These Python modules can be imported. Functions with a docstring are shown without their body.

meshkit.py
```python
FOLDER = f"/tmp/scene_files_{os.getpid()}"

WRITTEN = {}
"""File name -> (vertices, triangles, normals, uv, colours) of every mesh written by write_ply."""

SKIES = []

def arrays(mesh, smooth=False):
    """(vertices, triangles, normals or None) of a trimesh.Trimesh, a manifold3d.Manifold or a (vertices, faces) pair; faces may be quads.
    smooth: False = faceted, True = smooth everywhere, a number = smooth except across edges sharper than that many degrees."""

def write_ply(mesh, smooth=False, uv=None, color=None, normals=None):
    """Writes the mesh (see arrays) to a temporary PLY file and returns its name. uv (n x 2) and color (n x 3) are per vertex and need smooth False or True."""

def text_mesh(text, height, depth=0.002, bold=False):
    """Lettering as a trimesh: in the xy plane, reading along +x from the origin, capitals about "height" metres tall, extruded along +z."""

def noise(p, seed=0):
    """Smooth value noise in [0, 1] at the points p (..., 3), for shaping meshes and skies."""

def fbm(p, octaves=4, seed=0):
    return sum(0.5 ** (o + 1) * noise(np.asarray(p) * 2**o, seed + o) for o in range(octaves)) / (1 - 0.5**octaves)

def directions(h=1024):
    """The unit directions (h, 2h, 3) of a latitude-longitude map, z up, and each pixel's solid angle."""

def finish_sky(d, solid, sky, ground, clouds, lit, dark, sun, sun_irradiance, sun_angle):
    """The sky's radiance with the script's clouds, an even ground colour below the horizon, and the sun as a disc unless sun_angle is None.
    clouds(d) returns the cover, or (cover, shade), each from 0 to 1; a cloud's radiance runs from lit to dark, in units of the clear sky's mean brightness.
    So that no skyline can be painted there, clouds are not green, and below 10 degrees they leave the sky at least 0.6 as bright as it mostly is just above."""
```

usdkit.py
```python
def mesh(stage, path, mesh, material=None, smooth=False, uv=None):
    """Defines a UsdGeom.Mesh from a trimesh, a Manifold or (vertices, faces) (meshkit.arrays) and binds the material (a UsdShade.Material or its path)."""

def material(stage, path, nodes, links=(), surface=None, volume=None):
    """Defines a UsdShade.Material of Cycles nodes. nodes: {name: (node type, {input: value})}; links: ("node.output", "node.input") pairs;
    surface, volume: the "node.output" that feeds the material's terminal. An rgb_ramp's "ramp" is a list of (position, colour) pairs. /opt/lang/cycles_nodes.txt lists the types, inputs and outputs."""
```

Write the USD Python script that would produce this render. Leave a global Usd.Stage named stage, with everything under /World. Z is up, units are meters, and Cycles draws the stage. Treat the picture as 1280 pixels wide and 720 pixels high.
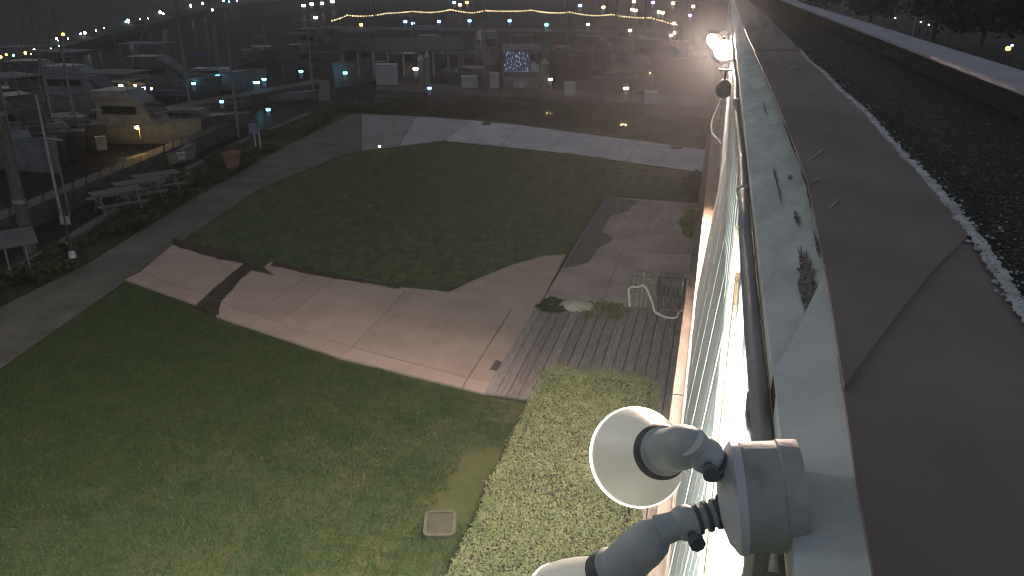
import math, random
import numpy as np
import trimesh
import usdkit, meshkit
from pxr import Usd, UsdGeom, UsdLux, UsdShade, Gf, Sdf, Vt
from shapely.geometry import Polygon, Point
from trimesh.creation import box as tbox, cylinder as tcyl, icosphere, extrude_polygon

rng = np.random.default_rng(7)
stage = Usd.Stage.CreateInMemory()
UsdGeom.SetStageUpAxis(stage, 'Z')
UsdGeom.Xform.Define(stage, '/World')

# ------------------------------------------------------------------ camera
FPX, TH, PSI, CAMZ = 1000.0, math.atan(.385), math.atan(270 / 1071.0), 7.0
FH = np.array([-math.sin(PSI), math.cos(PSI), 0])
RT = np.array([math.cos(PSI), math.sin(PSI), 0])
UP = FH * math.sin(TH) + np.array([0, 0, math.cos(TH)])
FW = FH * math.cos(TH) - np.array([0, 0, math.sin(TH)])
EYE = np.array([0, 0, CAMZ])
cam = UsdGeom.Camera.Define(stage, '/World/camera')
m = Gf.Matrix4d(*[float(x) for x in (*RT, 0, *UP, 0, *(-FW), 0, *EYE, 1)])
cam.AddTransformOp().Set(m)
cam.CreateHorizontalApertureAttr(36.0)
cam.CreateVerticalApertureAttr(20.25)
cam.CreateFocalLengthAttr(36.0 * FPX / 1280)
cam.CreateClippingRangeAttr((0.05, 5000))
cam.CreateExposureAttr(0.0)

# ------------------------------------------------------------------ sky and moonlight
SUN_AZ, SUN_EL = math.radians(-70), math.radians(14)
usdkit.material(stage, '/World/Looks/night_sky', {
    's': ('sky_texture', {'sky_type': 'single_scattering', 'sun_disc': False, 'sun_elevation': SUN_EL, 'sun_rotation': SUN_AZ}),
    'c': ('mix_color', {'blend_type': 'mix', 'fac': .65, 'b': (2.85, 3.0, 3.2)}),
    'b': ('background_shader', {'strength': .054})},
    [('s.color', 'c.a'), ('c.result', 'b.color')], surface='b.background')
dome = UsdLux.DomeLight.Define(stage, '/World/sky')
dome.CreateIntensityAttr(1.0)
UsdShade.MaterialBindingAPI.Apply(dome.GetPrim()).Bind(UsdShade.Material.Get(stage, '/World/Looks/night_sky'))
moon = UsdLux.DistantLight.Define(stage, '/World/moon_light')
moon.CreateIntensityAttr(.05); moon.CreateAngleAttr(8.0); moon.CreateNormalizeAttr(True)
moon.CreateColorAttr(Gf.Vec3f(.85, .9, 1.0))
_d = np.array([math.sin(SUN_AZ) * math.cos(SUN_EL), math.cos(SUN_AZ) * math.cos(SUN_EL), math.sin(SUN_EL)])
_x = np.cross([0, 0, 1], _d); _x /= np.linalg.norm(_x); _y = np.cross(_d, _x)
moon.AddTransformOp().Set(Gf.Matrix4d(*[float(v) for v in (*_x, 0, *_y, 0, *_d, 0, 0, 0, 0, 1)]))

# strengths of the lamps
NEAR_L, FAR_L = 132000.0, 15000.0
HAZE = 0.0008

# ------------------------------------------------------------------ helpers
used = {}
def numbered(path):
    n = used.get(path, 0); used[path] = n + 1
    return path if n == 0 else f'{path}_{n:03d}'

def tag(prim, label=None, cat=None, group=None, kind=None):
    for k, v in (('label', label), ('category', cat), ('group', group), ('kind', kind)):
        if v: prim.SetCustomDataByKey(k, v)
    return prim

def thing(name, label, cat, loc=(0, 0, 0), rz=0, group=None):
    x = UsdGeom.Xform.Define(stage, numbered('/World/' + name))
    x.AddTranslateOp().Set(Gf.Vec3d(*[float(v) for v in loc])); x.AddRotateZOp().Set(float(math.degrees(rz)))
    return tag(x.GetPrim(), label, cat, group)

def obj(name, mesh, mat, parent=None, smooth=False):
    base = str(parent.GetPath()) if parent is not None else '/World'
    if isinstance(mesh, (list, tuple)) and len(mesh) and isinstance(mesh[0], trimesh.Trimesh):
        mesh = trimesh.util.concatenate(mesh)
    return usdkit.mesh(stage, numbered(f'{base}/{name}'), mesh, '/World/Looks/' + mat, smooth=smooth).GetPrim()

def struct(name, mesh, mat, smooth=False, label=None, kind='structure'):
    return tag(obj(name, mesh, mat, None, smooth), label, kind=kind)

def ray(px, py): return (px - 640) / FPX * RT + (360 - py) / FPX * UP + FW
def G(px, py, z=0.0):                 # the point of the level z seen at a place in the photograph
    d = ray(px, py); return EYE + d * (z - CAMZ) / d[2]
def at_depth(px, py, t): return EYE + ray(px, py) * t
def depth(p): return float((np.asarray(p) - EYE) @ FW)
def height_to(p, py):                # height of the point above p that reaches image row py
    v = np.asarray(p, float) - EYE; k = (360 - py) / FPX
    return float((k * (v @ FW) - v @ UP) / (UP[2] - k * FW[2]))

def bx(sx, sy, sz, c=(0, 0, 0), rz=0, rx=0, ry=0):
    b = tbox((sx, sy, sz))
    M = trimesh.transformations.euler_matrix(rx, ry, rz); M[:3, 3] = c
    b.apply_transform(M); return b

def rbx(sx, sy, sz, c=(0, 0, 0), r=.01):      # box with chamfered edges
    import itertools
    pts = []
    for s in itertools.product((-1, 1), repeat=3):
        h = np.array([sx, sy, sz]) / 2
        for k in range(3):
            q = h - r; q[k] = h[k]
            pts.append(np.array(s) * q + c)
    return trimesh.convex.convex_hull(np.array(pts))

def tube(pts, r, n=8, close=True):
    pts = np.asarray(pts, float); k = len(pts)
    rr = np.full(k, r) if np.ndim(r) == 0 else np.asarray(r)
    T = np.gradient(pts, axis=0); T /= np.linalg.norm(T, axis=1)[:, None]
    a = np.array([0, 0, 1.]) if abs(T[0][2]) < .9 else np.array([1., 0, 0])
    V = []
    for i in range(k):
        u = np.cross(T[i], a); u /= np.linalg.norm(u); w = np.cross(u, T[i]); a = w
        ang = np.linspace(0, 2 * np.pi, n, endpoint=False)
        V.append(pts[i] + rr[i] * (np.cos(ang)[:, None] * u + np.sin(ang)[:, None] * w))
    F = []
    for i in range(k - 1):
        for j in range(n):
            b, c = i * n + j, i * n + (j + 1) % n
            F += [[b, b + n, c + n], [b, c + n, c]]
    V = np.vstack(V)
    if close:
        V = np.vstack([V, pts[0], pts[-1]]); e = len(V)
        for j in range(n):
            F += [[j, (j + 1) % n, e - 2], [(k - 1) * n + (j + 1) % n, (k - 1) * n + j, e - 1]]
    return trimesh.Trimesh(V, F, process=False)

def cyl(r, a, b, n=12, r2=None): return tube([a, b], [r, r if r2 is None else r2], n)

def frame(axis, up=(0, 0, 1)):
    z = np.asarray(axis, float); z = z / np.linalg.norm(z)
    x = np.cross(up, z); x /= np.linalg.norm(x); y = np.cross(z, x)
    M = np.eye(4); M[:3, 0], M[:3, 1], M[:3, 2] = x, y, z; return M

def lathe(prof, n=32, origin=(0, 0, 0), axis=(0, 0, 1)):
    prof = np.asarray(prof, float); k = len(prof)
    ang = np.linspace(0, 2 * np.pi, n, endpoint=False)
    V = np.vstack([np.c_[p[0] * np.cos(ang), p[0] * np.sin(ang), np.full(n, p[1])] for p in prof])
    F = []
    for i in range(k - 1):
        for j in range(n):
            b, c = i * n + j, i * n + (j + 1) % n
            F += [[b, c, c + n], [b, c + n, b + n]]
    t = trimesh.Trimesh(V, F, process=False)
    M = frame(axis, (0, 0, 1) if abs(np.asarray(axis, float)[2]) < .95 * np.linalg.norm(axis) else (0, 1, 0)); M[:3, 3] = origin
    t.apply_transform(M); return t

def prism(poly, z0, z1):
    """closed slab over a plan polygon (points x, y)"""
    p = Polygon([(q[0], q[1]) for q in poly]).buffer(0)
    if p.geom_type != 'Polygon': p = max(p.geoms, key=lambda g: g.area)
    e = extrude_polygon(p, z1 - z0, engine='earcut'); e.apply_translation((0, 0, z0)); return e

def sheet(poly, z):
    p = Polygon([(q[0], q[1]) for q in poly]).buffer(0)
    if p.geom_type != 'Polygon': p = max(p.geoms, key=lambda g: g.area)
    v, f = trimesh.creation.triangulate_polygon(p, engine='earcut')
    v = np.c_[v, np.full(len(v), z)]; t = trimesh.Trimesh(v, f, process=False)
    if t.face_normals[:, 2].mean() < 0: t.invert()
    return t

def leaves(P, size, tilt=.9, n_dir=None, r=rng, elong=1.6):
    """one rhombic leaf at each point"""
    k = len(P); a = r.uniform(0, 2 * np.pi, k)
    nrm = r.normal(0, tilt, (k, 3)) + (np.array([0, 0, 1.]) if n_dir is None else n_dir)
    nrm /= np.linalg.norm(nrm, axis=1)[:, None]
    t = np.c_[np.cos(a), np.sin(a), r.uniform(-.4, .4, k)]
    u = np.cross(nrm, t); u /= np.linalg.norm(u, axis=1)[:, None]; w = np.cross(u, nrm)
    s = size * r.uniform(.6, 1.4, k)[:, None]
    V = np.stack([P - w * s * elong * .5, P + u * s * .5, P + w * s * elong * .5, P - u * s * .5], 1).reshape(-1, 3)
    b = np.arange(k)[:, None] * 4
    F = np.vstack([b + [0, 1, 2], b + [0, 2, 3]])
    return trimesh.Trimesh(V, F, process=False)

# ------------------------------------------------------------------ materials
def mat(name, c1, c2=None, scale=6, rough=.6, bump=0.0, bscale=None, metal=0, detail=5, spec=.4, stretch=None, ramp=(.35, .65), vary=0.0):
    c2 = c1 if c2 is None else c2
    n = {'t': ('texture_coordinate', {}), 'm': ('mapping', {'scale': stretch or (1, 1, 1)}),
         'n': ('noise_texture', {'scale': scale, 'detail': detail, 'roughness': .6}),
         'r': ('rgb_ramp', {'ramp': [(ramp[0], c1), (ramp[1], c2)]}),
         'p': ('principled_bsdf', {'roughness': rough, 'metallic': metal, 'specular_ior_level': spec})}
    l = [('t.object', 'm.vector'), ('m.vector', 'n.vector'), ('n.fac', 'r.fac')]
    out = 'r.color'
    if vary:
        n['o'] = ('object_info', {}); n['mr'] = ('map_range', {'from_min': 0., 'from_max': 1., 'to_min': 1 - vary, 'to_max': 1 + vary})
        n['h'] = ('hsv', {'hue': .5, 'saturation': 1., 'fac': 1.})
        l += [('o.random', 'mr.value'), ('mr.result', 'h.value'), ('r.color', 'h.color')]; out = 'h.color'
    l.append((out, 'p.base_color'))
    if bump:
        n['n2'] = ('noise_texture', {'scale': bscale or scale * 4, 'detail': 6, 'roughness': .65})
        n['b'] = ('bump', {'strength': bump, 'distance': .01})
        l += [('m.vector', 'n2.vector'), ('n2.fac', 'b.height'), ('b.normal', 'p.normal')]
    usdkit.material(stage, '/World/Looks/' + name, n, l, surface='p.BSDF')

def emit(name, col, strength):
    usdkit.material(stage, '/World/Looks/' + name, {'e': ('emission', {'color': col, 'strength': strength})}, surface='e.emission')

def leafmat(name, c1, c2, scale=9):
    usdkit.material(stage, '/World/Looks/' + name, {
        't': ('texture_coordinate', {}), 'n': ('noise_texture', {'scale': scale, 'detail': 3}),
        'w': ('white_noise_texture', {}), 'g': ('geometry', {}),
        'r': ('rgb_ramp', {'ramp': [(.3, c1), (.7, c2)]}),
        'p': ('principled_bsdf', {'roughness': .55, 'specular_ior_level': .3}),
        'tr': ('translucent_bsdf', {}), 'x': ('mix_closure', {'fac': .3})},
        [('t.object', 'n.vector'), ('n.fac', 'r.fac'), ('r.color', 'p.base_color'), ('r.color', 'tr.color'),
         ('p.BSDF', 'x.closure1'), ('tr.BSDF', 'x.closure2')], surface='x.closure')

mat('lawn_soil', (.034, .055, .022), (.075, .075, .036), 1.1, .95, .6, 40, spec=.1)
mat('lawn_dirt', (.075, .065, .038), (.12, .095, .065), 6, .95, .6, 40, spec=.1, ramp=(.3, .7))
leafmat('grass_blade', (.046, .092, .030), (.088, .115, .045), .8)
leafmat('grass_blade_pale', (.095, .150, .062), (.155, .180, .085), .8)
leafmat('hedge_leaf', (.155, .185, .085), (.235, .25, .135), 5)
leafmat('dark_leaf', (.020, .035, .014), (.045, .060, .024), 3)
leafmat('yellow_leaf', (.11, .14, .04), (.24, .23, .08), 9)
mat('concrete', (.36, .265, .23), (.43, .32, .28), 1.1, .9, .25, 60, spec=.2, vary=.05)
mat('concrete_dark', (.085, .082, .072), (.15, .14, .125), .8, .9, .25, 50, spec=.2)
mat('sidewalk_concrete', (.40, .40, .44), (.55, .54, .58), .7, .9, .2, 50, spec=.2, vary=.05)
mat('falloff_concrete', (.33, .33, .355), (.39, .39, .42), .5, .9, .2, 50, spec=.2)
mat('falloff_concrete_dark', (.23, .23, .235), (.28, .28, .29), .5, .9, .2, 50, spec=.2)  # two darker slab tones that paint the light fading along the sidewalk
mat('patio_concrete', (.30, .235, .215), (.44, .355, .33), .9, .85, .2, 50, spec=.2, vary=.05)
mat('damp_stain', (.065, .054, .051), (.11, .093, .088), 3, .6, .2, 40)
mat('soil', (.035, .028, .020), (.075, .06, .045), 4, .95, .8, 30, spec=.1)
mat('deck_wood', (.17, .142, .134), (.27, .23, .218), 5, .75, .4, 30, stretch=(6, .6, 1), vary=.18)
mat('siding_paint', (.22, .235, .245), (.32, .335, .345), 3, .55, .3, 20, stretch=(8, 8, .5), vary=.1)
mat('white_board', (.12, .13, .15), (.20, .21, .235), 6, .5, .25, 20, stretch=(6, 6, .7), vary=.06)
mat('bare_wood', (.06, .036, .022), (.17, .115, .07), 9, .8, .5, 20, stretch=(3, 6, .8))
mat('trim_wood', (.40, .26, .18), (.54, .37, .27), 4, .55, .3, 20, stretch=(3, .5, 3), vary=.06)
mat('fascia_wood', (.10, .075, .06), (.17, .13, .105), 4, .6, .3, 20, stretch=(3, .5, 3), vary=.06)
mat('cap_paint', (.50, .57, .54), (.74, .80, .77), 4, .8, .08, 30, vary=.05, stretch=(3, 1, 1))
mat('cap_metal', (.60, .67, .67), (.74, .80, .80), 5, .7, .15, 40)
mat('peeled_patch', (.05, .05, .05), (.22, .22, .21), 60, .9, .5, 60)
mat('membrane', (.225, .185, .170), (.32, .262, .242), 1.3, .75, .25, 40, spec=.25, vary=.05)
mat('chalk_streak', (.25, .25, .27), (.42, .42, .44), 20, .9)
mat('roof_gravel', (.04, .042, .036), (.09, .09, .08), 30, .95, .9, 60, spec=.1)
mat('white_pebble', (.45, .45, .47), (.75, .75, .77), 12, .8)
mat('grey_pebble', (.09, .09, .085), (.19, .19, .18), 12, .9)
mat('coping_paint', (.29, .29, .37), (.36, .36, .44), 3, .5)
mat('box_grey', (.38, .39, .38), (.52, .53, .51), 14, .65, .3, 40)
mat('cover_grey', (.70, .71, .78), (.78, .79, .85), 8, .45, .1, 40)
mat('lamp_grey', (.52, .57, .58), (.68, .73, .74), 11, .5, .08, 40)
mat('dark_gasket', (.11, .115, .115), (.17, .175, .175), 8, .6)
mat('conduit_grey', (.22, .225, .225), (.30, .305, .305), 8, .5, .2, 30)
mat('cream_paint', (.62, .58, .46), (.74, .71, .60), 14, .6, .4, 30)
usdkit.material(stage, '/World/Looks/reflector_back', {'p': ('principled_bsdf', {'base_color': (.72, .71, .62), 'roughness': .4, 'emission_color': (1.0, .95, .78), 'emission_strength': .20})}, [], surface='p.BSDF')
mat('inner_shade', (.12, .12, .11), None, 3, .5)
mat('glass_rim', (.7, .7, .62), None, 3, .2)
mat('black_metal', (.025, .025, .025), (.05, .05, .05), 9, .5)
mat('rope', (.55, .53, .50), (.70, .68, .65), 30, .9)
mat('slat_wood', (.15, .125, .118), (.26, .22, .205), 8, .8, .3, 30, stretch=(4, 4, .5), vary=.2)
mat('dark_slat', (.06, .06, .06), (.10, .10, .10), 8, .7, .3, 30)
mat('stone', (.26, .23, .20), (.42, .38, .34), 9, .9, .6, 30)
mat('cover_concrete', (.04, .042, .028), (.065, .065, .042), 9, .9, .3, 40)
mat('cover_rim', (.06, .058, .042), (.09, .086, .062), 9, .9, .3, 40)
mat('white_paint', (.28, .29, .33), (.40, .41, .45), 5, .45)
mat('grey_paint', (.16, .165, .18), (.24, .245, .265), 5, .5)
mat('bench_grey', (.06, .06, .068), (.105, .105, .118), 6, .7, .2, 20)
mat('hull_white', (.14, .15, .17), (.21, .22, .25), 2, .3)
mat('hull_grey', (.045, .05, .055), (.08, .085, .095), 2, .35)
mat('hull_cream', (.24, .20, .15), (.32, .28, .21), 2, .35)
mat('hull_dark', (.04, .045, .06), (.08, .085, .10), 2, .3)
mat('canvas', (.10, .11, .13), (.16, .17, .20), 6, .9)
mat('canvas_blue', (.05, .07, .13), (.09, .11, .18), 6, .9)
mat('dark_window', (.01, .012, .015), None, 2, .08, spec=.6)
mat('alloy', (.11, .115, .13), (.17, .175, .19), 5, .5)
mat('pile_wood', (.05, .045, .04), (.11, .10, .09), 6, .9, .5, 20, stretch=(3, 3, .4))
mat('dock_wood', (.06, .05, .045), (.105, .088, .078), 2, .85, .3, 20, vary=.15)
mat('dock_grey', (.045, .045, .045), (.075, .075, .075), 2, .85, .3, 20)
mat('rust_bin', (.16, .075, .060), (.24, .12, .10), 6, .8, .2, 30)
mat('sign_blue', (.12, .15, .24), (.16, .19, .29), 4, .5)
mat('sign_grey', (.06, .06, .07), (.10, .10, .115), 4, .5)
mat('roof_tin', (.04, .043, .04), (.07, .073, .07), 3, .6)
mat('bark', (.045, .045, .045), (.10, .098, .095), 8, .9, .8, 20, stretch=(3, 3, .6))
mat('far_ground', (.020, .022, .020), (.040, .042, .038), .03, .95)
mat('bank_soil', (.024, .028, .018), (.045, .048, .030), 1.5, .95, .8, 20, spec=.1)
mat('far_wall', (.10, .10, .11), (.18, .18, .19), .4, .8)
emit('teal_glow', (.12, .72, 1.0), 11.9)
emit('blue_glow', (.16, .38, 1.0), 10.2)
emit('gold_glow', (1.0, .68, .30), 10.2)
emit('warm_glow', (1.0, .80, .58), 10.2)
emit('white_glow', (.85, .93, 1.0), 11.9)
emit('orange_glow', (1.0, .45, .06), 13.6)
emit('pink_glow', (1.0, .35, .5), 6.0)
emit('violet_glow', (.45, .35, 1.0), 6.0)
emit('yellow_lamp', (1.0, .62, .12), 450.0)
emit('bulb_glow', (1.0, .78, .42), 2.0)
emit('lens_near', (.93, 1.0, .86), NEAR_L)
emit('lens_edge', (1.0, .95, .82), 4.5)
emit('lens_far', (1.0, .74, .60), FAR_L)
usdkit.material(stage, '/World/Looks/lit_window', {
    't': ('texture_coordinate', {}), 'm': ('mapping', {'scale': (9, 9, 3.5)}),
    'v': ('voronoi_texture', {'scale': 1.0, 'randomness': 1.0}),
    'r': ('rgb_ramp', {'ramp': [(.0, (.75, .9, 1.0)), (.16, (.30, .42, .62)), (.34, (.02, .04, .09)), (.6, (.01, .015, .03))]}),
    'e': ('emission', {'strength': 1.1})},
    [('t.object', 'm.vector'), ('m.vector', 'v.vector'), ('v.distance', 'r.fac'), ('r.color', 'e.color')], surface='e.emission')
usdkit.material(stage, '/World/Looks/water', {
    'g': ('geometry', {}), 'n': ('noise_texture', {'scale': .9, 'detail': 4}), 'b': ('bump', {'strength': .35, 'distance': .12}),
    'd': ('diffuse_bsdf', {'color': (.020, .022, .026)}), 'gl': ('glossy_bsdf', {'color': (.9, .9, .9), 'roughness': .16}), 'x': ('mix_closure', {'fac': .035})},
    [('g.position', 'n.vector'), ('n.fac', 'b.height'), ('b.normal', 'gl.normal'), ('d.BSDF', 'x.closure1'), ('gl.BSDF', 'x.closure2')], surface='x.closure')

def rough(pts, amp=.06, step=.12, seed=1):
    ring = np.array([(p[0], p[1]) for p in pts] + [(pts[0][0], pts[0][1])]); out = []
    for a, b in zip(ring[:-1], ring[1:]):
        k = max(1, int(np.linalg.norm(b - a) / step))
        for i in range(k): out.append(a + (b - a) * i / k)
    out = np.array(out); q = np.c_[out * 3.1, np.full(len(out), seed * 7.3)]
    d = np.c_[meshkit.fbm(q, 3, seed), meshkit.fbm(q + 31.7, 3, seed + 5)] - .5
    return out + d * 4 * amp

# ------------------------------------------------------------------ ground, paving
WZ, DZ = -1.3, -.55          # water level, floating dock level
quay = [G(*p) for p in ((-260, 480), (0, 352), (60, 318), (200, 232), (300, 180), (405, 136), (490, 126), (640, 130), (760, 141), (905, 156))]
quay_xy = [(p[0], p[1]) for p in quay]
land_poly = quay_xy + [(4, 55), (70, 52), (70, -25), (-30, -25), (-40, 0)]
struct('ground', prism(land_poly, -1.6, -.012), 'lawn_soil')
struct('water', trimesh.Trimesh([(-600, -200, WZ), (600, -200, WZ), (600, 900, WZ), (-600, 900, WZ)], [[0, 1, 2], [0, 2, 3]]), 'water')
struct('seabed', trimesh.Trimesh([(-700, -300, -4), (700, -300, -4), (700, 1000, -4), (-700, 1000, -4)], [[0, 1, 2], [0, 2, 3]]), 'far_ground')

lower_lawn = [G(*p) for p in ((155, 352), (250, 386), (270, 398), (440, 453), (607, 495), (655, 500))] + [np.array([-2.3, 6, 0]), np.array([-2.0, 2, 0]), np.array([-12, 2, 0])] + [G(-150, 545), G(0, 460)]
upper_lawn = [G(*p) for p in ((225, 303), (320, 238), (430, 193), (545, 177), (720, 193), (878, 216), (868, 252), (760, 246), (708, 320), (680, 321), (640, 332), (595, 350), (562, 366), (500, 360), (390, 342), (338, 328), (232, 309))]

promenade = [G(*p) for p in ((-160, 480), (0, 385), (110, 330), (230, 255), (350, 187), (440, 143), (452, 143), (452, 188), (430, 193), (320, 238), (225, 303), (155, 352), (0, 460), (-150, 545))]
pr_ = prism(promenade, -.2, .012)
struct('promenade', pr_, 'concrete_dark')

def slabs(parent, quads, name, m_, z=.03, gap=.012, label=None):
    for q in quads:
        p = Polygon([(a[0], a[1]) for a in (G(*x) for x in q)]).buffer(-gap, join_style=2)
        if p.is_empty: continue
        if p.geom_type != 'Polygon': p = max(p.geoms, key=lambda g: g.area)
        e = extrude_polygon(p, .1, engine='earcut'); e.apply_translation((0, 0, z - .1 + float(rng.uniform(-.004, .004))))
        obj(name, e, m_, parent)

walk = UsdGeom.Xform.Define(stage, '/World/walkway').GetPrim(); tag(walk, kind='structure')
slabs(walk, [
    [(216, 307), (262, 321), (306, 331), (258, 370), (205, 352), (175, 341)],
    [(175, 341), (205, 352), (258, 370), (250, 384), (156, 351)],
    [(310, 338), (345, 346), (388, 345), (318, 394), (276, 379), (274, 373)],
    [(388, 345), (418, 350), (348, 405), (318, 394)],
    [(418, 350), (506, 366), (440, 436), (348, 405)],
    [(506, 366), (640, 387), (585, 474), (440, 436)],
    [(640, 387), (667, 389), (617, 478), (585, 474)],
    [(276, 379), (318, 394), (348, 405), (440, 436), (425, 449), (270, 397)],
    [(440, 436), (585, 474), (578, 487), (425, 449)],
    [(585, 474), (617, 478), (607, 494), (578, 487)],
    [(338, 328), (392, 342), (388, 345), (345, 346), (330, 335)],
    [(392, 342), (500, 360), (506, 366), (418, 350), (388, 345)],
    [(500, 360), (562, 366), (640, 372), (680, 372), (667, 389), (640, 387), (506, 366)],
    [(562, 366), (595, 350), (640, 332), (680, 321), (708, 319), (680, 372), (640, 372)],
], 'slab', 'concrete', z=.03)
for q in ([(306, 331), (328, 326), (300, 352), (276, 378), (272, 396), (246, 384), (258, 370)], [(216, 300), (240, 305), (296, 321), (312, 327), (300, 330), (262, 322), (218, 308)],
          [(340, 329), (395, 341), (500, 359), (500, 362), (395, 345), (338, 333)]):
    struct('bare_soil', prism(rough([G(*p) for p in q], .045), -.05, .046 if len(q) != 6 else .05), 'soil')
struct('damp_stain', sheet([G(*p) for p in ((620, 452), (640, 458), (655, 462), (640, 470), (612, 464))], .0385), 'damp_stain')
struct('damp_stain', sheet([G(*p) for p in ((440, 346), (470, 352), (498, 358), (494, 363), (470, 358), (446, 353))], .0385), 'damp_stain')

falloff = UsdGeom.Xform.Define(stage, '/World/worn_path').GetPrim(); tag(falloff, kind='structure')  # left end of the sidewalk; light falloff is put into the slab colours
slabs(falloff, [[(452, 143), (520, 146), (498, 183), (452, 188)]], 'slab', 'falloff_concrete_dark', z=.03, gap=.02)
slabs(falloff, [[(520, 146), (590, 151), (556, 176), (545, 177), (498, 183)]], 'slab', 'falloff_concrete', z=.03, gap=.02)
side = UsdGeom.Xform.Define(stage, '/World/sidewalk').GetPrim(); tag(side, kind='structure')
slabs(side, [
    [(590, 151), (650, 157), (624, 183), (556, 176)], [(650, 157), (715, 166), (685, 189), (624, 183)],
    [(715, 166), (800, 177), (783, 202), (720, 193), (685, 189)], [(800, 177), (896, 190), (893, 217), (783, 202)]], 'slab', 'sidewalk_concrete', z=.03, gap=.02)

patio = UsdGeom.Xform.Define(stage, '/World/patio').GetPrim(); tag(patio, kind='structure')
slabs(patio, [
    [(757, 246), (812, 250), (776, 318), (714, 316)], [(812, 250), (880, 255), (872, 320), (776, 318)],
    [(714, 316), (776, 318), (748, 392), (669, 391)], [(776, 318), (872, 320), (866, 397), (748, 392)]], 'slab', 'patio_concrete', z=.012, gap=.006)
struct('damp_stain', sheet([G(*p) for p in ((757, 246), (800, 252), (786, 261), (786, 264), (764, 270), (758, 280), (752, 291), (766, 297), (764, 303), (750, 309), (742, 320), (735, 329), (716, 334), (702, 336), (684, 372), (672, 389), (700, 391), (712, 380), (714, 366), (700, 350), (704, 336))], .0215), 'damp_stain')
struct('planting_bed', prism([G(*p) for p in ((876, 216), (893, 216), (878, 330), (866, 330))], -.1, .034), 'soil')

# deck of long boards running along the building
deck = UsdGeom.Xform.Define(stage, '/World/deck').GetPrim(); tag(deck, kind='structure')
nb = 17
for i in range(nb):
    x0, x1 = -3.62 + 3.6 * i / nb, -3.62 + 3.6 * (i + 1) / nb
    y0 = 12.26 - .25 * (i / nb) if i < nb - 3 else 5.2
    b = rbx(x1 - x0 - .014, 16.95 - y0, .05, ((x0 + x1) / 2, (16.95 + y0) / 2, .04 + float(rng.uniform(-.004, .004))), .006)
    obj('deck_board', b, 'deck_wood', deck)
obj('joist', bx(3.56, 4.6, .02, (-1.84, 14.62, .003)), 'soil', deck)

# lawns of grass tufts
def grass_proto(path, n, size, hgt, seed, mt='grass_blade'):
    r = np.random.default_rng(seed); P = np.c_[r.uniform(-size / 2, size / 2, (n, 2)), np.zeros(n)]
    a = r.uniform(0, 2 * np.pi, n); h = hgt * r.uniform(.5, 1.25, n); w = .006 * r.uniform(.7, 1.5, n)
    u = np.c_[np.cos(a), np.sin(a), 0 * a]; lean = np.c_[r.normal(0, .5, (n, 2)), np.ones(n)] * h[:, None]
    V = np.stack([P - u * w[:, None], P + u * w[:, None], P + lean], 1).reshape(-1, 3)
    usdkit.mesh(stage, path, trimesh.Trimesh(V, np.arange(3 * n).reshape(-1, 3), process=False), '/World/Looks/' + mt)

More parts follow.
